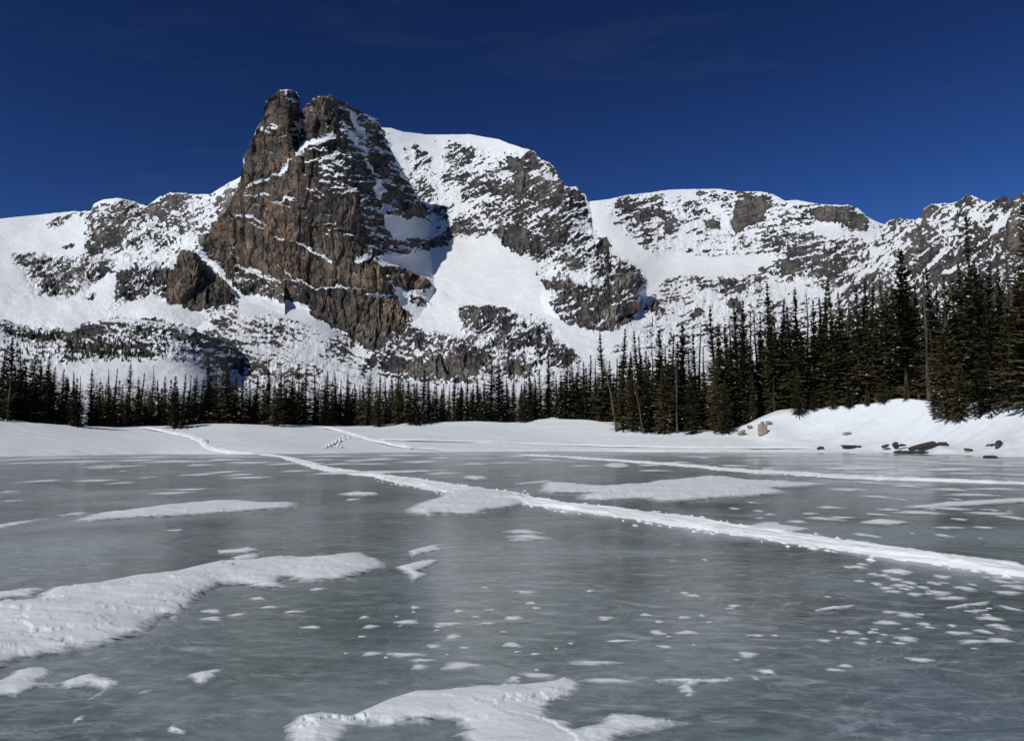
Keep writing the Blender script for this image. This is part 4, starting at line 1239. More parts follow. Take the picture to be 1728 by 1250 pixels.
def trail(name, path, width, height, label, seed=0, cross=22, step=0.0045, grooves=2, group='packed trails across the lake', taper=None, crumbs=0):
    P = np.array([surface_point(path[i], path[i + 1]) for i in range(0, len(path), 2)])
    seg = np.hypot(np.diff(P[:, 0]), np.diff(P[:, 1]))
    S = np.concatenate([[0], np.cumsum(seg)])
    s, ss = 0.0, []
    while s < S[-1]:
        ss.append(s)
        d = math.hypot(np.interp(s, S, P[:, 0]), np.interp(s, S, P[:, 1]))
        s += max(0.05, d * step)
    ss = np.array(ss)
    cx, cy, cz = (np.interp(ss, S, P[:, i]) for i in range(3))
    for _ in range(3):
        for a in (cx, cy, cz):
            a[1:-1] = (a[:-2] + 2 * a[1:-1] + a[2:]) / 4
    tx, ty = np.gradient(cx), np.gradient(cy)
    l_ = np.hypot(tx, ty)
    nx, ny = -ty / l_, tx / l_
    v = np.linspace(-1, 1, cross)
    wv = width / 2 * (1 + 0.32 * fbm(ss / 3 + seed, ss * 0, oct=3))
    if taper:
        wv = wv * np.interp(ss, np.linspace(0, S[-1], len(taper)), taper)
    U, V = np.meshgrid(ss, v, indexing='ij')
    X = cx[:, None] + nx[:, None] * v[None] * wv[:, None] * 1.25
    Y = cy[:, None] + ny[:, None] * v[None] * wv[:, None] * 1.25
    edge = 1 - np.abs(V) - 0.16 + 0.26 * fbm(U / 0.9 + seed, V * 2, oct=4, gain=.65)
    n = fbm(U / 0.55 + seed, V * width * 2.4, oct=4, gain=0.6) * 0.6 + fbm(U / 0.22, V * width * 6 + seed, oct=3, ridged=True) * 0.35
    edge = np.minimum(edge, (1 - np.abs(V)) * 4 - 0.35)
    w1, w2, w3, w4 = worley(U / 0.7 + V, V * width * 1.6 + seed, 3)
    ln = fbm(U / 2.2 + seed, V * width * 7, oct=4, gain=.65)
    n = n * .6 + w1 * .35 + w2 * .6 + ln * .6
    edge = edge + 0.16 * fbm(U / 1.4 + seed, V * width * 3 + 4, oct=4, gain=.6) * (np.abs(V) < .86)
    gr = np.cos(V * math.pi * (grooves + 0.5)) * 0.3
    Z = np.where(edge > 0, height * np.clip(edge * 4, 0, 1) * (0.8 + 0.75 * n + gr), edge * 0.25)
    ends = (sstep(0, 1.2, ss) * sstep(0, 1.2, ss[-1] - ss))[:, None]
    Z = np.where(Z > 0, Z * ends - 0.02 * (1 - ends), Z)
    Z = np.maximum(Z, -0.04) + cz[:, None]
    if cz.max() > 0.2:
        pxx, pyy = to_px(X, Y, Z)
        zz = bank_z(pxx, np.hypot(X, Y))
        Z = np.where(cz[:, None] > 0.02, Z - cz[:, None] + np.maximum(zz, 0) + 0.10 * sstep(0.02, .4, cz[:, None]), Z)
    o = link(name, grid_mesh(name, X, Y, Z), M_TRACK, label=label, category='trail', group=group)
    # loose crumbs and flakes kicked out beside the trail
    if crumbs:
        rc = np.random.default_rng(seed + 300)
        cv, cf = [], []
        for _ in range(crumbs):
            i_ = int(len(ss) * rc.random())
            d_ = math.hypot(cx[i_], cy[i_])
            sd_ = rc.choice([-1, 1]) * wv[i_] * (0.75 + abs(rc.normal(0, .38)))
            x_, y_ = cx[i_] + nx[i_] * sd_, cy[i_] + ny[i_] * sd_
            L_, W_, T_ = rc.uniform(.02, .16) * (0.6 + d_ * .03), rc.uniform(.015, .06) * (0.6 + d_ * .03), rc.uniform(.01, .035)
            a_ = math.atan2(ty[i_], tx[i_]) + rc.normal(0, .35)
            ca_, sa_ = math.cos(a_), math.sin(a_)
            b0 = len(cv)
            for (p_, q_, z_) in ((-1, 0, -.3), (-.3, -1, -.3), (1, -.4, -.3), (.6, .9, -.3), (-.4, .8, -.3), (.1, 0, 1)):
                p_, q_ = p_ * L_ * rc.uniform(.7, 1.3), q_ * W_ * rc.uniform(.7, 1.3)
                cv.append((x_ + p_ * ca_ - q_ * sa_, y_ + p_ * sa_ + q_ * ca_, z_ * T_))
            cf += [(b0 + k, b0 + (k + 1) % 5, b0 + 5) for k in range(5)]
        mc = bpy.data.meshes.new('loose_snow')
        mc.from_pydata(cv, [], cf)
        c = link('loose_snow', mc, M_TRACK, parent=o)
        c['kind'] = 'stuff'
    return o


trail('snow_trail', [2300,1056, 2000,1008, 1790,975, 1728,966, 1620,949, 1500,932, 1380,914, 1250,895, 1100,872, 1000,859, 890,845, 820,833, 740,820, 650,804, 590,797, 545,790, 510,779, 480,771, 440,766.5],
      1.55, 0.048, 'widest bright white packed trail, running from the right edge to the far left shore', seed=1, cross=44, grooves=3, taper=[.45, .55, .72, .9, .92, .85, .8, .75, .7, .65, .6, .6, .6, .6, .6, .6], crumbs=900)
trail('snow_trail', [440,766, 400,764, 365,760, 352,755, 345,749, 340,744, 330,738.5, 310,734, 290,731, 262,725, 240,721.5], 0.9, 0.12,
      'thin winding trail climbing the left snow bank to the trees', seed=2, cross=12)
trail('snow_trail', [2150,832, 1800,818, 1728,815.5, 1600,811, 1430,805, 1350,799, 1250,794, 1170,786, 1100,781, 1040,777, 980,772.5, 920,769, 880,767],
      1.5, 0.06, 'bright packed trail across the far right ice, behind the ragged drift', seed=3, cross=30, crumbs=260)
trail('snow_trail', [700,757, 672,753, 640,745.5, 620,740, 600,734.5, 575,727, 560,724, 549,721], 1.1, 0.13,
      'straight trail climbing the snow bank at the middle of the far shore', seed=4, cross=12)
trail('snow_trail', [628,742, 680,743, 740,744, 800,745.5, 860,747.5, 930,750, 1000,752, 1100,754, 1200,755.5, 1300,756, 1380,755], 0.7, 0.08,
      'faint thin trail line on the snow along the far shore', seed=5, cross=8)
trail('snow_trail', [700,757, 760,759, 830,760.2, 900,760, 980,760.4, 1060,760.8, 1150,761.4, 1250,762, 1330,762.4], 0.9, 0.10,
      'white snow lip right along the edge of the far ice', seed=6, cross=8)
# footprints leading down beside the middle trail
fv, ff = [], []
for i, (x0, y0, x1, y1, k) in enumerate([(579, 736, 545, 756, 13), (590, 738, 567, 746, 7), (566, 747, 573, 753, 4)]):
    for j in range(k):
        t = j / (k - 1)
        X, Y, Z = surface_point(x0 + (x1 - x0) * t + (j % 2) * 2.5, y0 + (y1 - y0) * t)
        b0 = len(fv)
        for a in range(6):
            fv.append((X + .28 * math.cos(a * math.pi / 3), Y + .5 * math.sin(a * math.pi / 3), Z - .05))
        fv.append((X + .05, Y, Z + .20))
        ff += [(b0 + a, b0 + (a + 1) % 6, b0 + 6) for a in range(6)]
me = bpy.data.meshes.new('footprints')
me.from_pydata(fv, [], ff)
link('footprints', me, M_TRACK, label='footprint marks leading down the bank beside the middle trail', category='footprints', kind='stuff')

# ------------------------------------------------------------------ conifers
def bark_material(name, c0, c1):
    m, ns, ls, b = new_mat(name)
    tc = node(ns, 'TexCoord')
    mp = node(ns, 'Mapping')
    mp.inputs['Scale'].default_value = (60, 60, 9)
    ls.new(tc.outputs['Object'], mp.inputs['Vector'])
    n = node(ns, 'TexNoise', Scale=1.0, Detail=5.0, Roughness=0.65)
    ls.new(mp.outputs['Vector'], n.inputs['Vector'])
    r = ramp(ns, [(0.3, c0), (0.7, c1)])
    ls.new(n.outputs['Fac'], r.inputs['Fac'])
    ls.new(r.outputs['Color'], b.inputs['Base Color'])
    b.inputs['Roughness'].default_value = 0.9
    return m


def needle_material(name, dark, light):
    m, ns, ls, b = new_mat(name)
    oi = node(ns, 'ObjectInfo')
    geo = node(ns, 'NewGeometry')
    n = node(ns, 'TexNoise', Scale=0.9, Detail=3.0)
    ls.new(geo.outputs['Position'], n.inputs['Vector'])
    ad = node(ns, 'Math', operation='ADD')
    ls.new(oi.outputs['Random'], ad.inputs[0])
    ls.new(n.outputs['Fac'], ad.inputs[1])
    r = ramp(ns, [(0.35, dark), (1.0, light)])
    hf = node(ns, 'Math', operation='MULTIPLY')
    hf.inputs[1].default_value = 0.68
    ls.new(ad.outputs[0], hf.inputs[0])
    ls.new(hf.outputs[0], r.inputs['Fac'])
    ls.new(r.outputs['Color'], b.inputs['Base Color'])
    b.inputs['Roughness'].default_value = 0.75
    b.inputs['Specular IOR Level'].default_value = 0.2
    return m


M_BARK = bark_material('conifer_bark', (0.045, 0.035, 0.028), (0.12, 0.095, 0.075))
M_DEAD = bark_material('dead_wood', (0.04, 0.035, 0.031), (0.105, 0.088, 0.075))
M_NEEDLE = needle_material('conifer_needles', (0.014, 0.015, 0.008), (0.088, 0.073, 0.030))
M_CLUMP = snow_material('branch_snow', (0.86, 0.87, 0.89), (0.80, 0.82, 0.85))


def tube(co, fs, pts, rads, n=6):
    """adds a tapered tube through pts to the lists"""
    b0 = len(co)
    for k, (p, r) in enumerate(zip(pts, rads)):
        a = pts[max(0, k - 1)]
        c = pts[min(len(pts) - 1, k + 1)]
        d = Vector(c) - Vector(a)
        q = d.to_track_quat('Z', 'Y')
        for i in range(n):
            t = 2 * math.pi * i / n
            v = Vector(p) + q @ Vector((math.cos(t) * r, math.sin(t) * r, 0))
            co.append(tuple(v))
    for k in range(len(pts) - 1):
        for i in range(n):
            j = (i + 1) % n
            fs.append((b0 + k * n + i, b0 + k * n + j, b0 + (k + 1) * n + j, b0 + (k + 1) * n + i))


def pymesh(name, co, fs, mat, smooth=False):
    me = bpy.data.meshes.new(name)
    me.from_pydata(co, [], fs)
    if smooth:
        me.polygons.foreach_set('use_smooth', [True] * len(me.polygons))
    me.materials.append(mat)
    return me


def make_conifer(seed, r0=0.11, base=0.06, gaps=0.12, lean=0.0, dens=52, power=0.85, top_bare=0.0, lite=False, tk=1.0):
    """meshes of one conifer of height 1: trunk, needles, snow lodged on the lower boughs"""
    r = random.Random(seed)
    bend = [r.uniform(-.012, .012), r.uniform(-.012, .012)]

    def axis(h):
        return Vector((lean * h + bend[0] * math.sin(h * 5), bend[1] * math.sin(h * 4), h))
    co, fs = [], []
    hs = [-0.04, 0.02, 0.15, 0.35, 0.6, 0.8, 1.0]
    tube(co, fs, [tuple(axis(h)) for h in hs], [tk * q for q in (0.019, 0.0155, 0.0135, 0.011, 0.007, 0.004, 0.0008)], 7)
    # dead twigs under the crown
    for _ in range(14):
        h = r.uniform(0.02, base + 0.12)
        a = r.uniform(0, 6.28)
        L = r.uniform(.03, .08)
        p = axis(h)
        tube(co, fs, [tuple(p), (p.x + math.cos(a) * L, p.y + math.sin(a) * L, p.z - L * r.uniform(-.1, .4))], [0.0022, 0.0007], 3)
    trunk = pymesh('trunk', co, fs, M_BARK, True)
    co, fs = [], []
    snow_pts = []
    holes = [(r.uniform(0, 6.28), r.uniform(.15, .95)) for _ in range(int(5 + gaps * 30))]
    for k in range(dens):
        u = (k + r.uniform(-.3, .3)) / dens
        h = base + (1 - base) * max(0, min(.995, u))
        rad = r0 * ((1 - u) ** power * (0.75 + 0.25 * math.sin(u * 3.1)) + 0.006) * r.uniform(.72, 1.18)
        if u < 0.15:
            rad *= 0.86 + 0.9 * u
        if top_bare and 1 - top_bare < u < 0.97:
            rad *= 0.45
        nb = max(3, int(3 + rad / r0 * 6))
        if lite:
            nb = 4
        a0 = r.uniform(0, 6.28)
        for i in range(nb):
            a = a0 + 6.28 * i / nb + r.uniform(-.35, .35)
            if any(abs((a - ha + 3.14) % 6.28 - 3.14) < .5 and abs(u - hu) < .035 for ha, hu in holes):
                continue
            L = rad * r.uniform(.7, 1.2)
            droop = -0.55 + 0.85 * u + r.uniform(-.15, .15)
            p0 = axis(h)
            ca, sa = math.cos(a), math.sin(a)
            m = 3 + int(6 * rad / r0)
            if lite:
                m = 3
            for s in range(m):
                f = (s + 0.55) / m
                c = p0 + Vector((ca * L * f, sa * L * f, L * f * droop + L * .22 * f * f))
                wdt = (0.016 + 0.020 * (1 - f)) * (1.9 if lite else 1.0) * (0.55 + 0.6 * rad / r0) * r.uniform(.7, 1.25)
                lng = L / m * r.uniform(1.1, 1.7) + 0.007
                tilt = r.uniform(-.5, .5)
                du = Vector((ca, sa, droop + r.uniform(-.25, .25))).normalized() * lng * .5
                dv = Vector((-sa, ca, tilt)).normalized() * wdt * .5
                dn = Vector((0, 0, -wdt * r.uniform(.2, .6)))
                b0 = len(co)
                co += [tuple(c - du + dv * .6 + dn), tuple(c - du - dv * .6 + dn), tuple(c - dv * 1.1 + dn * .8), tuple(c + du * 1.15), tuple(c + dv * 1.1 + dn * .8), tuple(c)]
                fs += [(b0 + 5, b0, b0 + 1), (b0 + 5, b0 + 1, b0 + 2), (b0 + 5, b0 + 2, b0 + 3), (b0 + 5, b0 + 3, b0 + 4), (b0 + 5, b0 + 4, b0)]
                if u < .36 and s >= m - 3 and r.random() < 0.05 * (1 - u):
                    snow_pts.append((c, L / m))
    # leader
    b0 = len(co)
    t = axis(1.0)
    co += [(t.x - .004, t.y, .965), (t.x + .004, t.y, .965), (t.x, t.y, 1.015), (t.x, t.y - .004, .965), (t.x, t.y + .004, .965)]
    fs += [(b0, b0 + 1, b0 + 2), (b0 + 3, b0 + 4, b0 + 2)]
    crown = pymesh('crown', co, fs, M_NEEDLE)
    co, fs = [], []
    for c, sz in snow_pts[:12]:
        k = r.uniform(.006, .013)
        b0 = len(co)
        for i in range(6):
            t = i * math.pi / 3
            co.append((c.x + math.cos(t) * k * r.uniform(.7, 1.3), c.y + math.sin(t) * k * r.uniform(.7, 1.3), c.z + .001))
        co.append((c.x, c.y, c.z + k * .75))
        fs += [(b0 + i, b0 + (i + 1) % 6, b0 + 6) for i in range(6)] + [tuple(b0 + i for i in range(5, -1, -1))]
    clump = pymesh('branch_snow', co, fs, M_CLUMP) if co else None
    return trunk, crown, clump


def make_snag(seed, lean=0.0, limbs=60, spread=0.10, top=1.0):
    """a bare dead trunk of height 1 with broken twigs"""
    r = random.Random(seed)

    def axis(h):
        return Vector((lean * h + .01 * math.sin(h * 6 + seed), .008 * math.sin(h * 5), h))
    co, fs = [], []
    hs = [-0.04, 0.03, 0.2, 0.45, 0.7, 0.88, top]
    tube(co, fs, [tuple(axis(h)) for h in hs], [0.017, 0.0135, 0.0115, 0.0095, 0.0065, 0.004, 0.0012], 7)
    trunk = pymesh('trunk', co, fs, M_DEAD, True)
    co, fs = [], []
    for _ in range(limbs):
        h = r.uniform(.12, .97)
        a = r.uniform(0, 6.28)
        L = spread * (1 - h * .75) * r.uniform(.35, 1.15)
        p = axis(h)
        e1 = Vector((p.x + math.cos(a) * L * .55, p.y + math.sin(a) * L * .55, p.z - L * r.uniform(.0, .3)))
        e2 = Vector((p.x + math.cos(a + r.uniform(-.4, .4)) * L, p.y + math.sin(a + r.uniform(-.4, .4)) * L, e1.z - L * r.uniform(-.25, .35)))
        tube(co, fs, [tuple(p), tuple(e1), tuple(e2)], [0.0026, 0.0017, 0.0006], 3)
        if r.random() < .6:
            e3 = e1 + Vector((math.cos(a + 1) * L * .35, math.sin(a + 1) * L * .35, -L * r.uniform(0, .3)))
            tube(co, fs, [tuple(e1), tuple(e3)], [0.0013, 0.0005], 3)
    return trunk, pymesh('bare_branches', co, fs, M_DEAD), None


KINDS_ = {
    'spire': [make_conifer(1, .125, .02), make_conifer(2, .14, .02, gaps=.2, power=.95), make_conifer(3, .115, .02, dens=58), make_conifer(4, .135, .04, gaps=.3, top_bare=.35, power=1.0)],
    'fir': [make_conifer(11, .185, .0), make_conifer(12, .20, .01, gaps=.2), make_conifer(13, .17, .0, dens=48), make_conifer(14, .19, .02, gaps=.25, power=1.0)],
    'broad': [make_conifer(21, .26, .0, power=.8, gaps=.3), make_conifer(22, .27, .02, power=.65, gaps=.35, dens=46)],
    'thin': [make_conifer(31, .085, .06, gaps=.5, dens=50), make_conifer(32, .08, .12, gaps=.6, dens=44, top_bare=.35)],
    'tuft': [make_conifer(41, .10, .22, gaps=.4, dens=44, power=.55, tk=.6), make_conifer(42, .12, .12, gaps=.5, dens=44, tk=.6)],
    'snag': [make_snag(51), make_snag(52, limbs=45, spread=.08), make_snag(53, limbs=85, spread=.14)],
    'lean': [make_snag(55, lean=-.16, limbs=24, spread=.06)],
}
tree_count = [0]


def crest_R(px):
    return float(bank_profile(float(px))[2])


def tree(px, top, R, kind, label=None, group=None, seed=None, base=None):
    """a tree seen at column px whose tip reaches photo row top, rooted R metres away"""
    r = random.Random(seed if seed is not None else int(px * 7 + top * 3 + R))
    if base is not None:                      # root seen at row base on the bank
        X, Y, Z = surface_point(px, base)
        R = math.hypot(X, Y)
    gz = float(bank_z(px, R))
    X, Y, tz = (float(v) for v in at(px, top, R))
    h = tz - gz
    if h < 1.2:
        return None
    trunk, crown, clump = r.choice(KINDS_[kind])
    dead = kind in ('snag', 'lean')
    name = 'dead_conifer' if dead else 'conifer_tree'
    e = bpy.data.objects.new(name, None)
    e.empty_display_size = 0.3
    COL.objects.link(e)
    e.location = (X, Y, gz)
    w = h * (1.08 if h > 5 else 1.2) * r.uniform(.88, 1.25) * (1.0 if dead else 1.38 - 0.28 * min(1, max(0, (px - 800) / 400)))
    e.scale = (w, w, h)
    e.rotation_euler = (0, 0, 0 if kind == 'lean' else r.uniform(0, 6.28))
    for nm, me in (('trunk', trunk), ('bare_branches' if dead else 'crown', crown), ('branch_snow', clump)):
        if me is None or (nm == 'branch_snow' and r.random() < .35):
            continue
        o = bpy.data.objects.new(nm, me)
        COL.objects.link(o)
        o.parent = e
        if nm in ('bare_branches', 'branch_snow'):
            o['kind'] = 'stuff'
    e['category'] = 'dead tree' if dead else 'tree'
    if label is None:
        label, group = tree_place(px, dead)
        size = 'short' if h < 8 else 'tall' if h > 14 else 'mid-sized'
        form = {'spire': 'slender', 'fir': 'full', 'broad': 'broad', 'thin': 'thin', 'tuft': 'tufted'}.get(kind, '')
        row = ', front row' if R < crest_R(px) + 4 else ', deep row' if R > crest_R(px) + 11 else ''
        label = (size + ' ' + form + ' ' + label + row).replace('  ', ' ')
    e['label'] = label
    e['group'] = group or ('dead conifers in the forest' if dead else 'conifers around the lake')
    tree_count[0] += 1
    return e


def tree_place(px, dead):
    if dead:
        z = 'on the left' if px < 620 else 'in the middle' if px < 1040 else 'on the right'
        return f'grey bare dead conifer {z} of the far shore', f'bare dead conifers {z}'
    for lim, t in ((130, 'at the left edge'), (300, 'under the snowy knoll'), (440, 'under the dark right flank of the knoll'),
                   (600, 'around the top of the middle trail'), (760, 'below the foot of the rock tower'), (920, 'below the big snow field'),
                   (1060, 'below the dark rock knobs'), (1200, 'where the bank turns upward'), (1340, 'behind the tan boulder'),
                   (1480, 'above the bright right-hand bank'), (1620, 'in the tall right-hand stand'), (3000, 'at the right edge')):
        if px < lim:
            return f'dark forest conifer {t}', f'forest conifers {t}'


# tips along the skyline, read off the photo: x, tip row, extra metres behind the bank crest, kind, label of its own
SKY = [
 (9,593,6,'fir',None),(22,569,8,'fir','tall pointed conifer, tallest of the trees at the left edge'),(36,587,14,'thin','thin spindly conifer just right of the tallest left-edge tree'),
 (58,600,5,'broad','thick bushy conifer, second clump from the left edge'),(70,603,8,'fir',None),(84,600,12,'spire',None),(93,618,8,'fir',None),(108,622,5,'fir',None),(126,628,10,'thin',None),(136,635,12,'thin',None),
 (156,622,4,'fir','pointed conifer standing alone against the pale gap under the knoll'),(168,658,6,'fir',None),(185,622,4,'spire','slim dark conifer, left of a twin pair under the knoll'),(197,621,6,'thin','slim conifer, right of a twin pair under the knoll'),
 (207,647,8,'fir',None),(221,612,5,'fir','tall full conifer below the middle of the knoll'),(234,641,8,'thin',None),(242,628,12,'thin',None),(259,613,10,'snag','bare dead spike above the trees at the knoll'),(268,640,9,'thin',None),
 (279,634,6,'fir',None),(297,634,6,'tuft','conifer with a round tufted top under the knoll'),(312,629,9,'spire',None),(321,632,12,'thin',None),(331,632,6,'fir',None),(342,640,9,'spire',None),(352,612,7,'fir','tall conifer before the shaded right flank of the knoll'),
 (365,621,10,'spire',None),(385,615,6,'broad','broad full conifer right of the knoll shadow'),(399,635,8,'fir',None),(410,640,6,'fir',None),(422,641,9,'fir',None),(434,635,7,'spire',None),(454,622,5,'fir',None),(464,632,8,'thin',None),
 (475,624,7,'spire',None),(484,640,9,'fir',None),(495,628,9,'thin',None),(505,636,6,'spire',None),(517,621,6,'fir',None),(532,624,8,'spire',None),(543,640,7,'snag',None),(553,625,5,'fir','conifer right above the top of the middle trail'),
 (566,627,8,'spire',None),(576,640,10,'thin',None),(587,631,7,'spire',None),(599,644,8,'fir',None),(608,648,6,'fir',None),(624,632,5,'broad','wide round-topped conifer below the left foot of the tower'),(641,631,9,'spire',None),(651,634,10,'thin',None),
 (662,640,8,'fir',None),(673,622,5,'fir','dark thick conifer below the right foot of the tower'),(690,641,8,'fir',None),(703,645,7,'broad',None),(716,624,6,'fir',None),(724,635,9,'spire',None),(737,648,8,'fir',None),(749,647,10,'fir',None),(758,650,7,'spire',None),
 (767,631,6,'spire',None),(778,645,7,'fir',None),(789,635,8,'fir',None),(798,642,7,'spire',None),(806,635,9,'fir',None),(818,640,7,'fir',None),(829,609,5,'broad','bushy conifer rising over the dark low cliff, left of a pair'),(842,605,7,'fir','tall conifer over the dark low cliff, right of a pair'),
 (855,640,8,'fir',None),(867,638,7,'fir',None),(880,646,6,'fir',None),(893,627,6,'spire',None),(903,632,9,'spire',None),(911,621,7,'fir',None),(925,595,8,'spire','very slender tall conifer, highest left of the rock knobs'),(939,632,7,'fir',None),(948,640,6,'fir',None),
 (957,595,6,'fir',None),(966,600,9,'spire',None),(985,609,6,'fir',None),(996,598,8,'fir',None),(1005,606,7,'spire',None),(1015,560,6,'spire','tall spire directly below the dark rock knobs'),(1030,608,8,'fir',None),(1040,604,12,'thin',None),
 (1052,553,8,'thin','thin wispy tall conifer right of the knobs'),(1064,592,6,'fir',None),(1073,557,5,'spire','left of two close tall spires right of the knobs'),(1080,566,7,'spire','right of two close tall spires right of the knobs'),(1090,590,8,'fir',None),
 (1099,572,9,'snag','dead bare conifer beside the two close spires'),(1112,555,5,'tuft','conifer with a thick dark tuft at its tip'),(1123,583,6,'spire',None),(1135,563,5,'spire',None),(1143,575,8,'fir',None),(1151,543,4,'fir','tall dense conifer with a ragged tip, left of the pale gap'),
 (1162,590,8,'fir',None),(1171,560,7,'spire',None),(1180,538,9,'snag','tall pale dead spike in the pale gap'),(1187,585,8,'thin',None),(1201,514,5,'spire','tall spire right of the pale gap'),(1210,543,7,'spire',None),(1223,545,6,'fir',None),
 (1232,530,10,'snag',None),(1239,507,6,'spire',None),(1252,504,5,'spire','tall spire in front of the round brown boulder cliff'),(1264,525,8,'thin',None),(1274,518,10,'snag',None),(1283,530,7,'spire',None),
 (1296,475,5,'spire','very tall thin spire with wide gaps, above the tan boulder'),(1307,530,8,'fir',None),(1319,502,6,'spire',None),(1330,515,8,'fir',None),(1341,485,4,'fir','tall full conifer, first of the dense right-hand stand'),(1359,488,9,'snag',None),
 (1371,504,6,'spire',None),(1383,500,8,'fir',None),(1392,480,6,'spire',None),(1399,470,4,'spire','tall spire, left neighbour of the V-shaped snow gap'),(1414,492,6,'fir','conifer right beside the V-shaped snow gap'),(1430,520,8,'thin',None),
 (1444,482,5,'fir',None),(1456,468,7,'spire',None),(1470,466,5,'thin','thin conifer with drooping sparse boughs right of the snow gap'),(1485,456,6,'thin',None),(1496,490,7,'fir',None),(1505,480,8,'fir',None),
 (1520,422,4,'tuft','tall bare-stemmed conifer with a dark brush at the top'),(1531,456,7,'thin',None),(1542,480,6,'spire',None),(1556,437,2,'snag','tall grey dead trunk in front of the right-hand stand'),(1565,449,6,'spire',None),(1578,480,6,'fir',None),(1594,463,5,'fir',None),
 (1606,470,7,'fir',None),(1618,440,8,'spire',None),(1632,362,2,'spire','tallest conifer on the right, its tip reaching the rocky ridge'),(1643,434,6,'fir',None),(1655,470,7,'fir',None),(1668,450,8,'thin',None),(1683,444,5,'fir',None),
 (1700,412,7,'snag','tall thin dead spike near the right edge'),(1714,452,6,'fir',None),(1738,285,-2,'spire','tallest tree of all, half cut off by the right edge'),(1760,420,5,'fir',None),(1790,400,6,'fir',None)]
for i, (x, t, d, k, lab) in enumerate(SKY):
    tree(x, t, crest_R(x) + d, k, lab, None if lab is None else ('dead conifers in the forest' if k == 'snag' else 'conifers around the lake'), seed=i)

# trees rooted in front, on the edge of the bank: x, tip, root row
for i, (x, t, b, k, lab) in enumerate([
    (885,640,711,'fir','small conifer standing out in front of the forest on the bank'),
    (1050,612,724,'fir','bushy conifer at the corner where the bank turns'),(1068,625,726,'fir',None),(1092,600,728,'spire',None),(1118,610,730,'fir',None),(1140,590,730,'snag','dead grey conifer leaning over the shore, with tangled branches'),
    (1165,620,731,'fir',None),(1208,590,727,'fir','conifer at the water side left of the tan boulder'),(1222,640,730,'fir',None),(1345,620,697,'fir','short conifer at the foot of the stand on the bright bank'),
    (1570,560,707,'thin','slim conifer in front of the right stand, left of three'),(1592,480,710,'spire','tall conifer in front of the right stand, middle of three'),(1617,610,709,'broad','small crooked bushy conifer in front of the right stand, right of three'),
    (1300,690,705,'fir','low sapling at the left end of the bright bank'),(1372,648,690,'fir',None),(1405,655,688,'broad',None),(1432,640,686,'fir',None),(1462,650,683,'fir',None),(1490,640,679,'broad','bushy sapling at the top of the bright bank'),
    (1528,630,676,'fir',None),(640,655,719,'fir',None),(700,650,716,'broad',None),(300,655,721,'broad',None),(130,650,719,'fir',None),(470,655,719,'broad',None),
    (1663,500,695,'fir','conifer at the bank edge near the right end'),(1650,600,703,'fir',None),(1694,520,690,'fir',None),(1727,470,684,'fir',None)]):
    tree(x, t, 0, k, lab, None if lab is None else 'conifers on the bank edge', seed=900 + i, base=b)
tree(1041,592,crest_R(1041) - 3,'lean','leaning pale dead trunk at the corner of the bank','dead conifers in the forest', seed=5)
tree(1085,640,crest_R(1085) - 2,'lean','smaller leaning dead trunk among the corner conifers','dead conifers in the forest', seed=6)

# the body of the forest below the skyline
sk_x = np.array([s[0] for s in SKY], float)
sk_t = np.array([s[1] for s in SKY], float)
rr_ = random.Random(4)
while tree_count[0] < 300:
    x = rr_.uniform(-40, 1790)
    w_ = np.abs(sk_x - x) < 22
    loc = float(np.mean(sk_t[w_])) if w_.any() else 600.0
    pc_ = float(bank_profile(x)[1])
    f = rr_.uniform(.15, .72)
    t = loc + (pc_ - loc) * f
    R = crest_R(x) + rr_.uniform(1.5, 10) + (1 - f) * rr_.uniform(0, 16)
    k = rr_.choices(['fir', 'spire', 'broad', 'thin', 'snag'], [55, 22, 8, 8, 7])[0]
    tree(x, t, R, k, seed=rr_.randint(0, 10 ** 6))

# more of the same forest further in, too deep among the trunks to tell apart
proto = []
for kk in range(3):
    for t_, c_, s_ in (make_conifer(71 + kk, .17 + .02 * kk, .0, dens=24, lite=True),):
        n_ = len(c_.vertices)
        a_ = np.zeros(n_ * 3)
        c_.vertices.foreach_get('co', a_)
        f_ = np.array([p.vertices[:] for p in c_.polygons if len(p.vertices) == 3])
        proto.append((a_.reshape(-1, 3), f_))
cs, fsx, off = [], [], 0
for i in range(440):
    x = rr_.uniform(-60, 1800) if i < 400 else rr_.choice([rr_.uniform(-250, -60), rr_.uniform(1800, 1990), rr_.uniform(1800, 1990)])
    w_ = np.abs(sk_x - x) < 26
    loc = float(np.mean(sk_t[w_])) if w_.any() else (600.0 if x < 800 else 400.0)
    pc_ = float(bank_profile(x)[1])
    R = crest_R(x) + rr_.uniform(6, 30)
    top = loc + (pc_ - loc) * (rr_.uniform(.04, .4) if x < 1000 else rr_.uniform(.14, .5))
    gz = float(bank_z(x, R))
    X, Y, tz = (float(v) for v in at(x, top, R))
    h = tz - gz
    if h < 2:
        continue
    c_, f_ = proto[i % len(proto)]
    a = rr_.uniform(0, 6.28)
    ca, sa = math.cos(a), math.sin(a)
    q = np.stack([(c_[:, 0] * ca - c_[:, 1] * sa) * h * 1.25 + X, (c_[:, 0] * sa + c_[:, 1] * ca) * h * 1.25 + Y, c_[:, 2] * h + gz], 1)
    cs.append(q)
    fsx.append(f_ + off)
    off += len(q)
me = quick_mesh('deep_forest', np.vstack(cs), np.vstack(fsx), smooth=False)
link('deep_forest', me, M_NEEDLE, kind='stuff', label='deep dark forest behind the shore trees', category='forest')

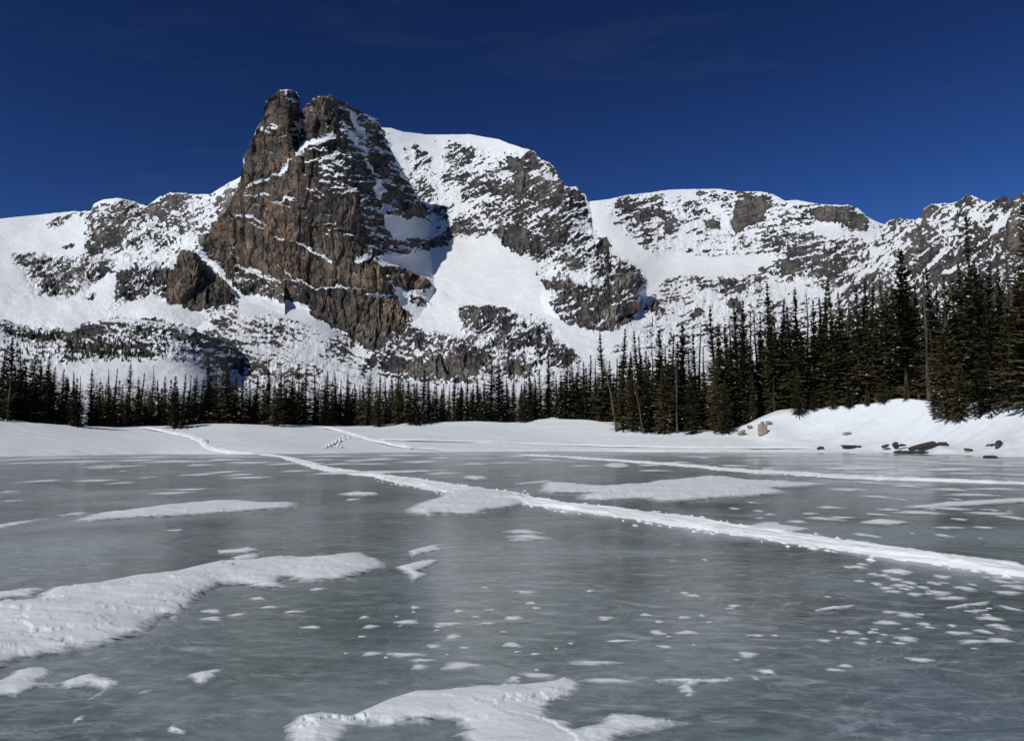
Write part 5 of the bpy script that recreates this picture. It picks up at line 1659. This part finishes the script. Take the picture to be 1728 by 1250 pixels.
# dwarf conifers dotted over the knoll and the ledges of the knobs
def dwarf(co, fs, x, y, z, h, r):
    b = len(co)
    co.append((x, y, z + h))
    for lv in range(3):
        zz, rad = z + h * (.62 - lv * .3), h * (.10 + .09 * lv)
        a0 = r.uniform(0, 6.28)
        n0 = len(co)
        for i in range(6):
            a = a0 + i * 1.047
            k = rad * (1.25 if i % 2 else .6) * r.uniform(.8, 1.2)
            co.append((x + math.cos(a) * k, y + math.sin(a) * k, zz - h * .06 * r.random()))
        top = b if lv == 0 else len(co)
        if lv:
            co.append((x, y, zz + h * .36))
        for i in range(6):
            fs.append((n0 + i, n0 + (i + 1) % 6, top))


dep = bpy.context.evaluated_depsgraph_get()
dep.update()
co, fs = [], []
rd = random.Random(8)
spots = []
for _ in range(150):
    spots.append((rd.uniform(0, 330), rd.uniform(560, 612), rd.uniform(4, 9)))
for (x0, x1, y0, y1, n) in [(35, 100, 566, 574, 26), (110, 215, 585, 606, 50), (170, 250, 596, 602, 26), (215, 260, 560, 570, 10), (985, 1040, 488, 500, 12), (940, 990, 475, 500, 12), (940, 953, 462, 466, 3), (1000, 1050, 440, 470, 14), (900, 960, 400, 470, 10)]:
    for _ in range(n):
        spots.append((rd.uniform(x0, x1), rd.uniform(y0, y1), rd.uniform(6, 13)))
for (x, y, ph) in spots:
    d = Vector([float(v) for v in ray(x, y)]).normalized()
    hit, loc, *_r = scene.ray_cast(dep, Vector((0, 0, CAMZ)) + d * 170, d)
    if not hit:
        continue
    R = math.hypot(loc.x, loc.y)
    if R < 180:
        continue
    dwarf(co, fs, loc.x, loc.y, loc.z - .3, ph * R / FPX + .3, rd)
me = pymesh('dwarf_trees', co, fs, M_NEEDLE)
link('dwarf_trees', me, None, kind='stuff', label='tiny dark dwarf conifers dotted over the snowy knoll and ledges', category='dwarf trees')

# ------------------------------------------------------------------ boulders along the shore
def boulder_material(name, c0, c1, c2):
    m, ns, ls, b = new_mat(name)
    tc = node(ns, 'NewGeometry')
    n = node(ns, 'TexNoise', Scale=2.6, Detail=8.0, Roughness=0.65)
    ls.new(tc.outputs['Position'], n.inputs['Vector'])
    r = ramp(ns, [(0.3, c0), (0.5, c1), (0.7, c2)])
    ls.new(n.outputs['Fac'], r.inputs['Fac'])
    ls.new(r.outputs['Color'], b.inputs['Base Color'])
    b.inputs['Roughness'].default_value = 0.85
    bm = node(ns, 'Bump', Strength=0.6, Distance=0.06)
    ls.new(n.outputs['Fac'], bm.inputs['Height'])
    ls.new(bm.outputs['Normal'], b.inputs['Normal'])
    return m


M_TAN = boulder_material('tan_granite', (0.16, 0.12, 0.09), (0.30, 0.24, 0.18), (0.40, 0.34, 0.27))
M_DARK = boulder_material('dark_wet_rock', (0.022, 0.019, 0.017), (0.042, 0.036, 0.032), (0.075, 0.064, 0.055))


def rock_mesh(name, seed, size, mat, cuts=13, tilt=0.0):
    """an angular block: a fine ball cut flat by random planes, then roughened"""
    r = np.random.default_rng(seed)
    nu, nv = 26, 15
    u = np.linspace(0, 2 * math.pi, nu, endpoint=False)
    v = np.linspace(0.02, math.pi - 0.02, nv)
    UU, VV = np.meshgrid(u, v)
    P = np.stack([np.cos(UU) * np.sin(VV), np.sin(UU) * np.sin(VV), np.cos(VV)], -1).reshape(-1, 3)
    P = P / (np.abs(P) ** 5).sum(1, keepdims=True) ** .2
    for _ in range(cuts):
        n = r.normal(size=3)
        n /= np.linalg.norm(n)
        d = r.uniform(.62, .98)
        k = P @ n - d
        P = P - np.outer(np.maximum(k, 0), n)
    nz = fbm(P[:, 0] * 3 + seed, P[:, 1] * 3, P[:, 2] * 3, oct=4)
    P = P * (1 + 0.035 * nz[:, None])
    P = P * np.array(size)[None]
    if tilt:
        c, s = math.cos(tilt), math.sin(tilt)
        P = np.stack([P[:, 0] * c + P[:, 2] * s, P[:, 1], -P[:, 0] * s + P[:, 2] * c], 1)
    fs = []
    for j in range(nv - 1):
        for i in range(nu):
            k = (i + 1) % nu
            fs.append((j * nu + i, (j + 1) * nu + i, (j + 1) * nu + k, j * nu + k))
    fs.append(tuple(range(nu - 1, -1, -1))[::-1])
    fs.append(tuple((nv - 1) * nu + i for i in range(nu))[::-1])
    me = bpy.data.meshes.new(name)
    me.from_pydata([tuple(p) for p in P], [], fs)
    me.materials.append(mat)
    return me


def boulder(x0, y0, x1, y1, label, mat, seed, tilt=0.0, cap=0, deep=.8, sink=.25):
    """a boulder filling the photo box x0..x1, y0..y1; cap = share of its top under a snow cap"""
    xc = (x0 + x1) / 2
    X, Y, Z = surface_point(xc, y1)
    R = math.hypot(X, Y)
    s = R / FPX
    w, h = (x1 - x0) * s / 2, (y1 - y0) * s / 2
    hz = h * (1 + sink)
    e = bpy.data.objects.new('shore_boulder', rock_mesh('shore_boulder', seed, (w * 1.05, w * deep, hz * 1.05), mat, tilt=tilt))
    COL.objects.link(e)
    e.location = (X, Y + w * deep * .2, Z + h - hz * .2)
    e['label'], e['category'], e['group'] = label, 'boulder', 'boulders along the far shore'
    if cap:
        m2 = rock_mesh('snow_cap', seed + 50, (w * 1.0, w * deep * .95, hz * .6), M_BANK, cuts=3)
        c = bpy.data.objects.new('snow_cap', m2)
        COL.objects.link(c)
        c.parent = e
        c.location = (w * .25 * cap, w * deep * .1, hz * .62)
    return e


boulder(1279, 718, 1294, 736, 'largest tan boulder, upright on the snow left of the bright bank', M_TAN, 1, deep=.7)
boulder(1283, 711.5, 1290, 717.5, 'small rock right above the large tan boulder', M_TAN, 2)
boulder(1293, 713, 1303, 718, 'flat rock up right of the large tan boulder', M_TAN, 3)
boulder(1260, 716.5, 1271, 722, 'low rock up left of the large tan boulder', M_TAN, 4, tilt=.3)
boulder(1244, 728, 1259, 734, 'slanting slab left of the large tan boulder', M_TAN, 5, tilt=-.6)
boulder(1425, 729, 1440, 734, 'lone brown rock poking from the smooth right bank', M_TAN, 6, tilt=.15)
boulder(1379, 753.5, 1390, 758.5, 'leftmost dark rock on the right shore line', M_DARK, 7)
boulder(1422, 750.5, 1443, 756, 'dark rock with a white top, second along the right shore', M_DARK, 8, cap=.0)
boulder(1446, 752, 1454, 755, 'tiny dark stone beside the second shore rock', M_DARK, 9)
boulder(1490, 750.5, 1500, 754.5, 'small dark rock left of the shore rock group', M_DARK, 10, tilt=-.2)
boulder(1507, 745.5, 1516, 749.5, 'upper small dark rock of the shore rock group', M_DARK, 11)
boulder(1508, 750.5, 1518, 756, 'lower small dark rock of the shore rock group', M_DARK, 12)
boulder(1517, 749, 1529, 752, 'flat dark rock right in the shore rock group', M_DARK, 13)
boulder(1539, 749.5, 1581, 755, 'largest dark slanting slab on the right shore under snow', M_DARK, 34, tilt=-.24, deep=.45)
boulder(1517, 761, 1568, 764.5, 'long flat dark ledge at the ice edge below the large slab', M_DARK, 15, deep=.5)
boulder(1583, 753, 1601, 758, 'dark rock right of the large slanting slab', M_DARK, 16, tilt=.1)
boulder(1592, 758, 1600, 763, 'small dark stone below the rock right of the slab', M_DARK, 17)
boulder(1630, 759, 1642, 763, 'small dark rock between the slab and the snowy mound', M_DARK, 18)
boulder(1665, 750, 1673, 753, 'tiny dark stone left of the right snowy mound', M_DARK, 19)
boulder(1672, 749.5, 1680, 754.5, 'small dark rock left of the right snowy mound', M_DARK, 20)
boulder(1680, 748, 1693, 758, 'dark leaning rock with snow piled behind it', M_DARK, 21, tilt=-.5)
boulder(1665, 769, 1681, 772.5, 'low dark rock on the ice near the right edge', M_DARK, 22)
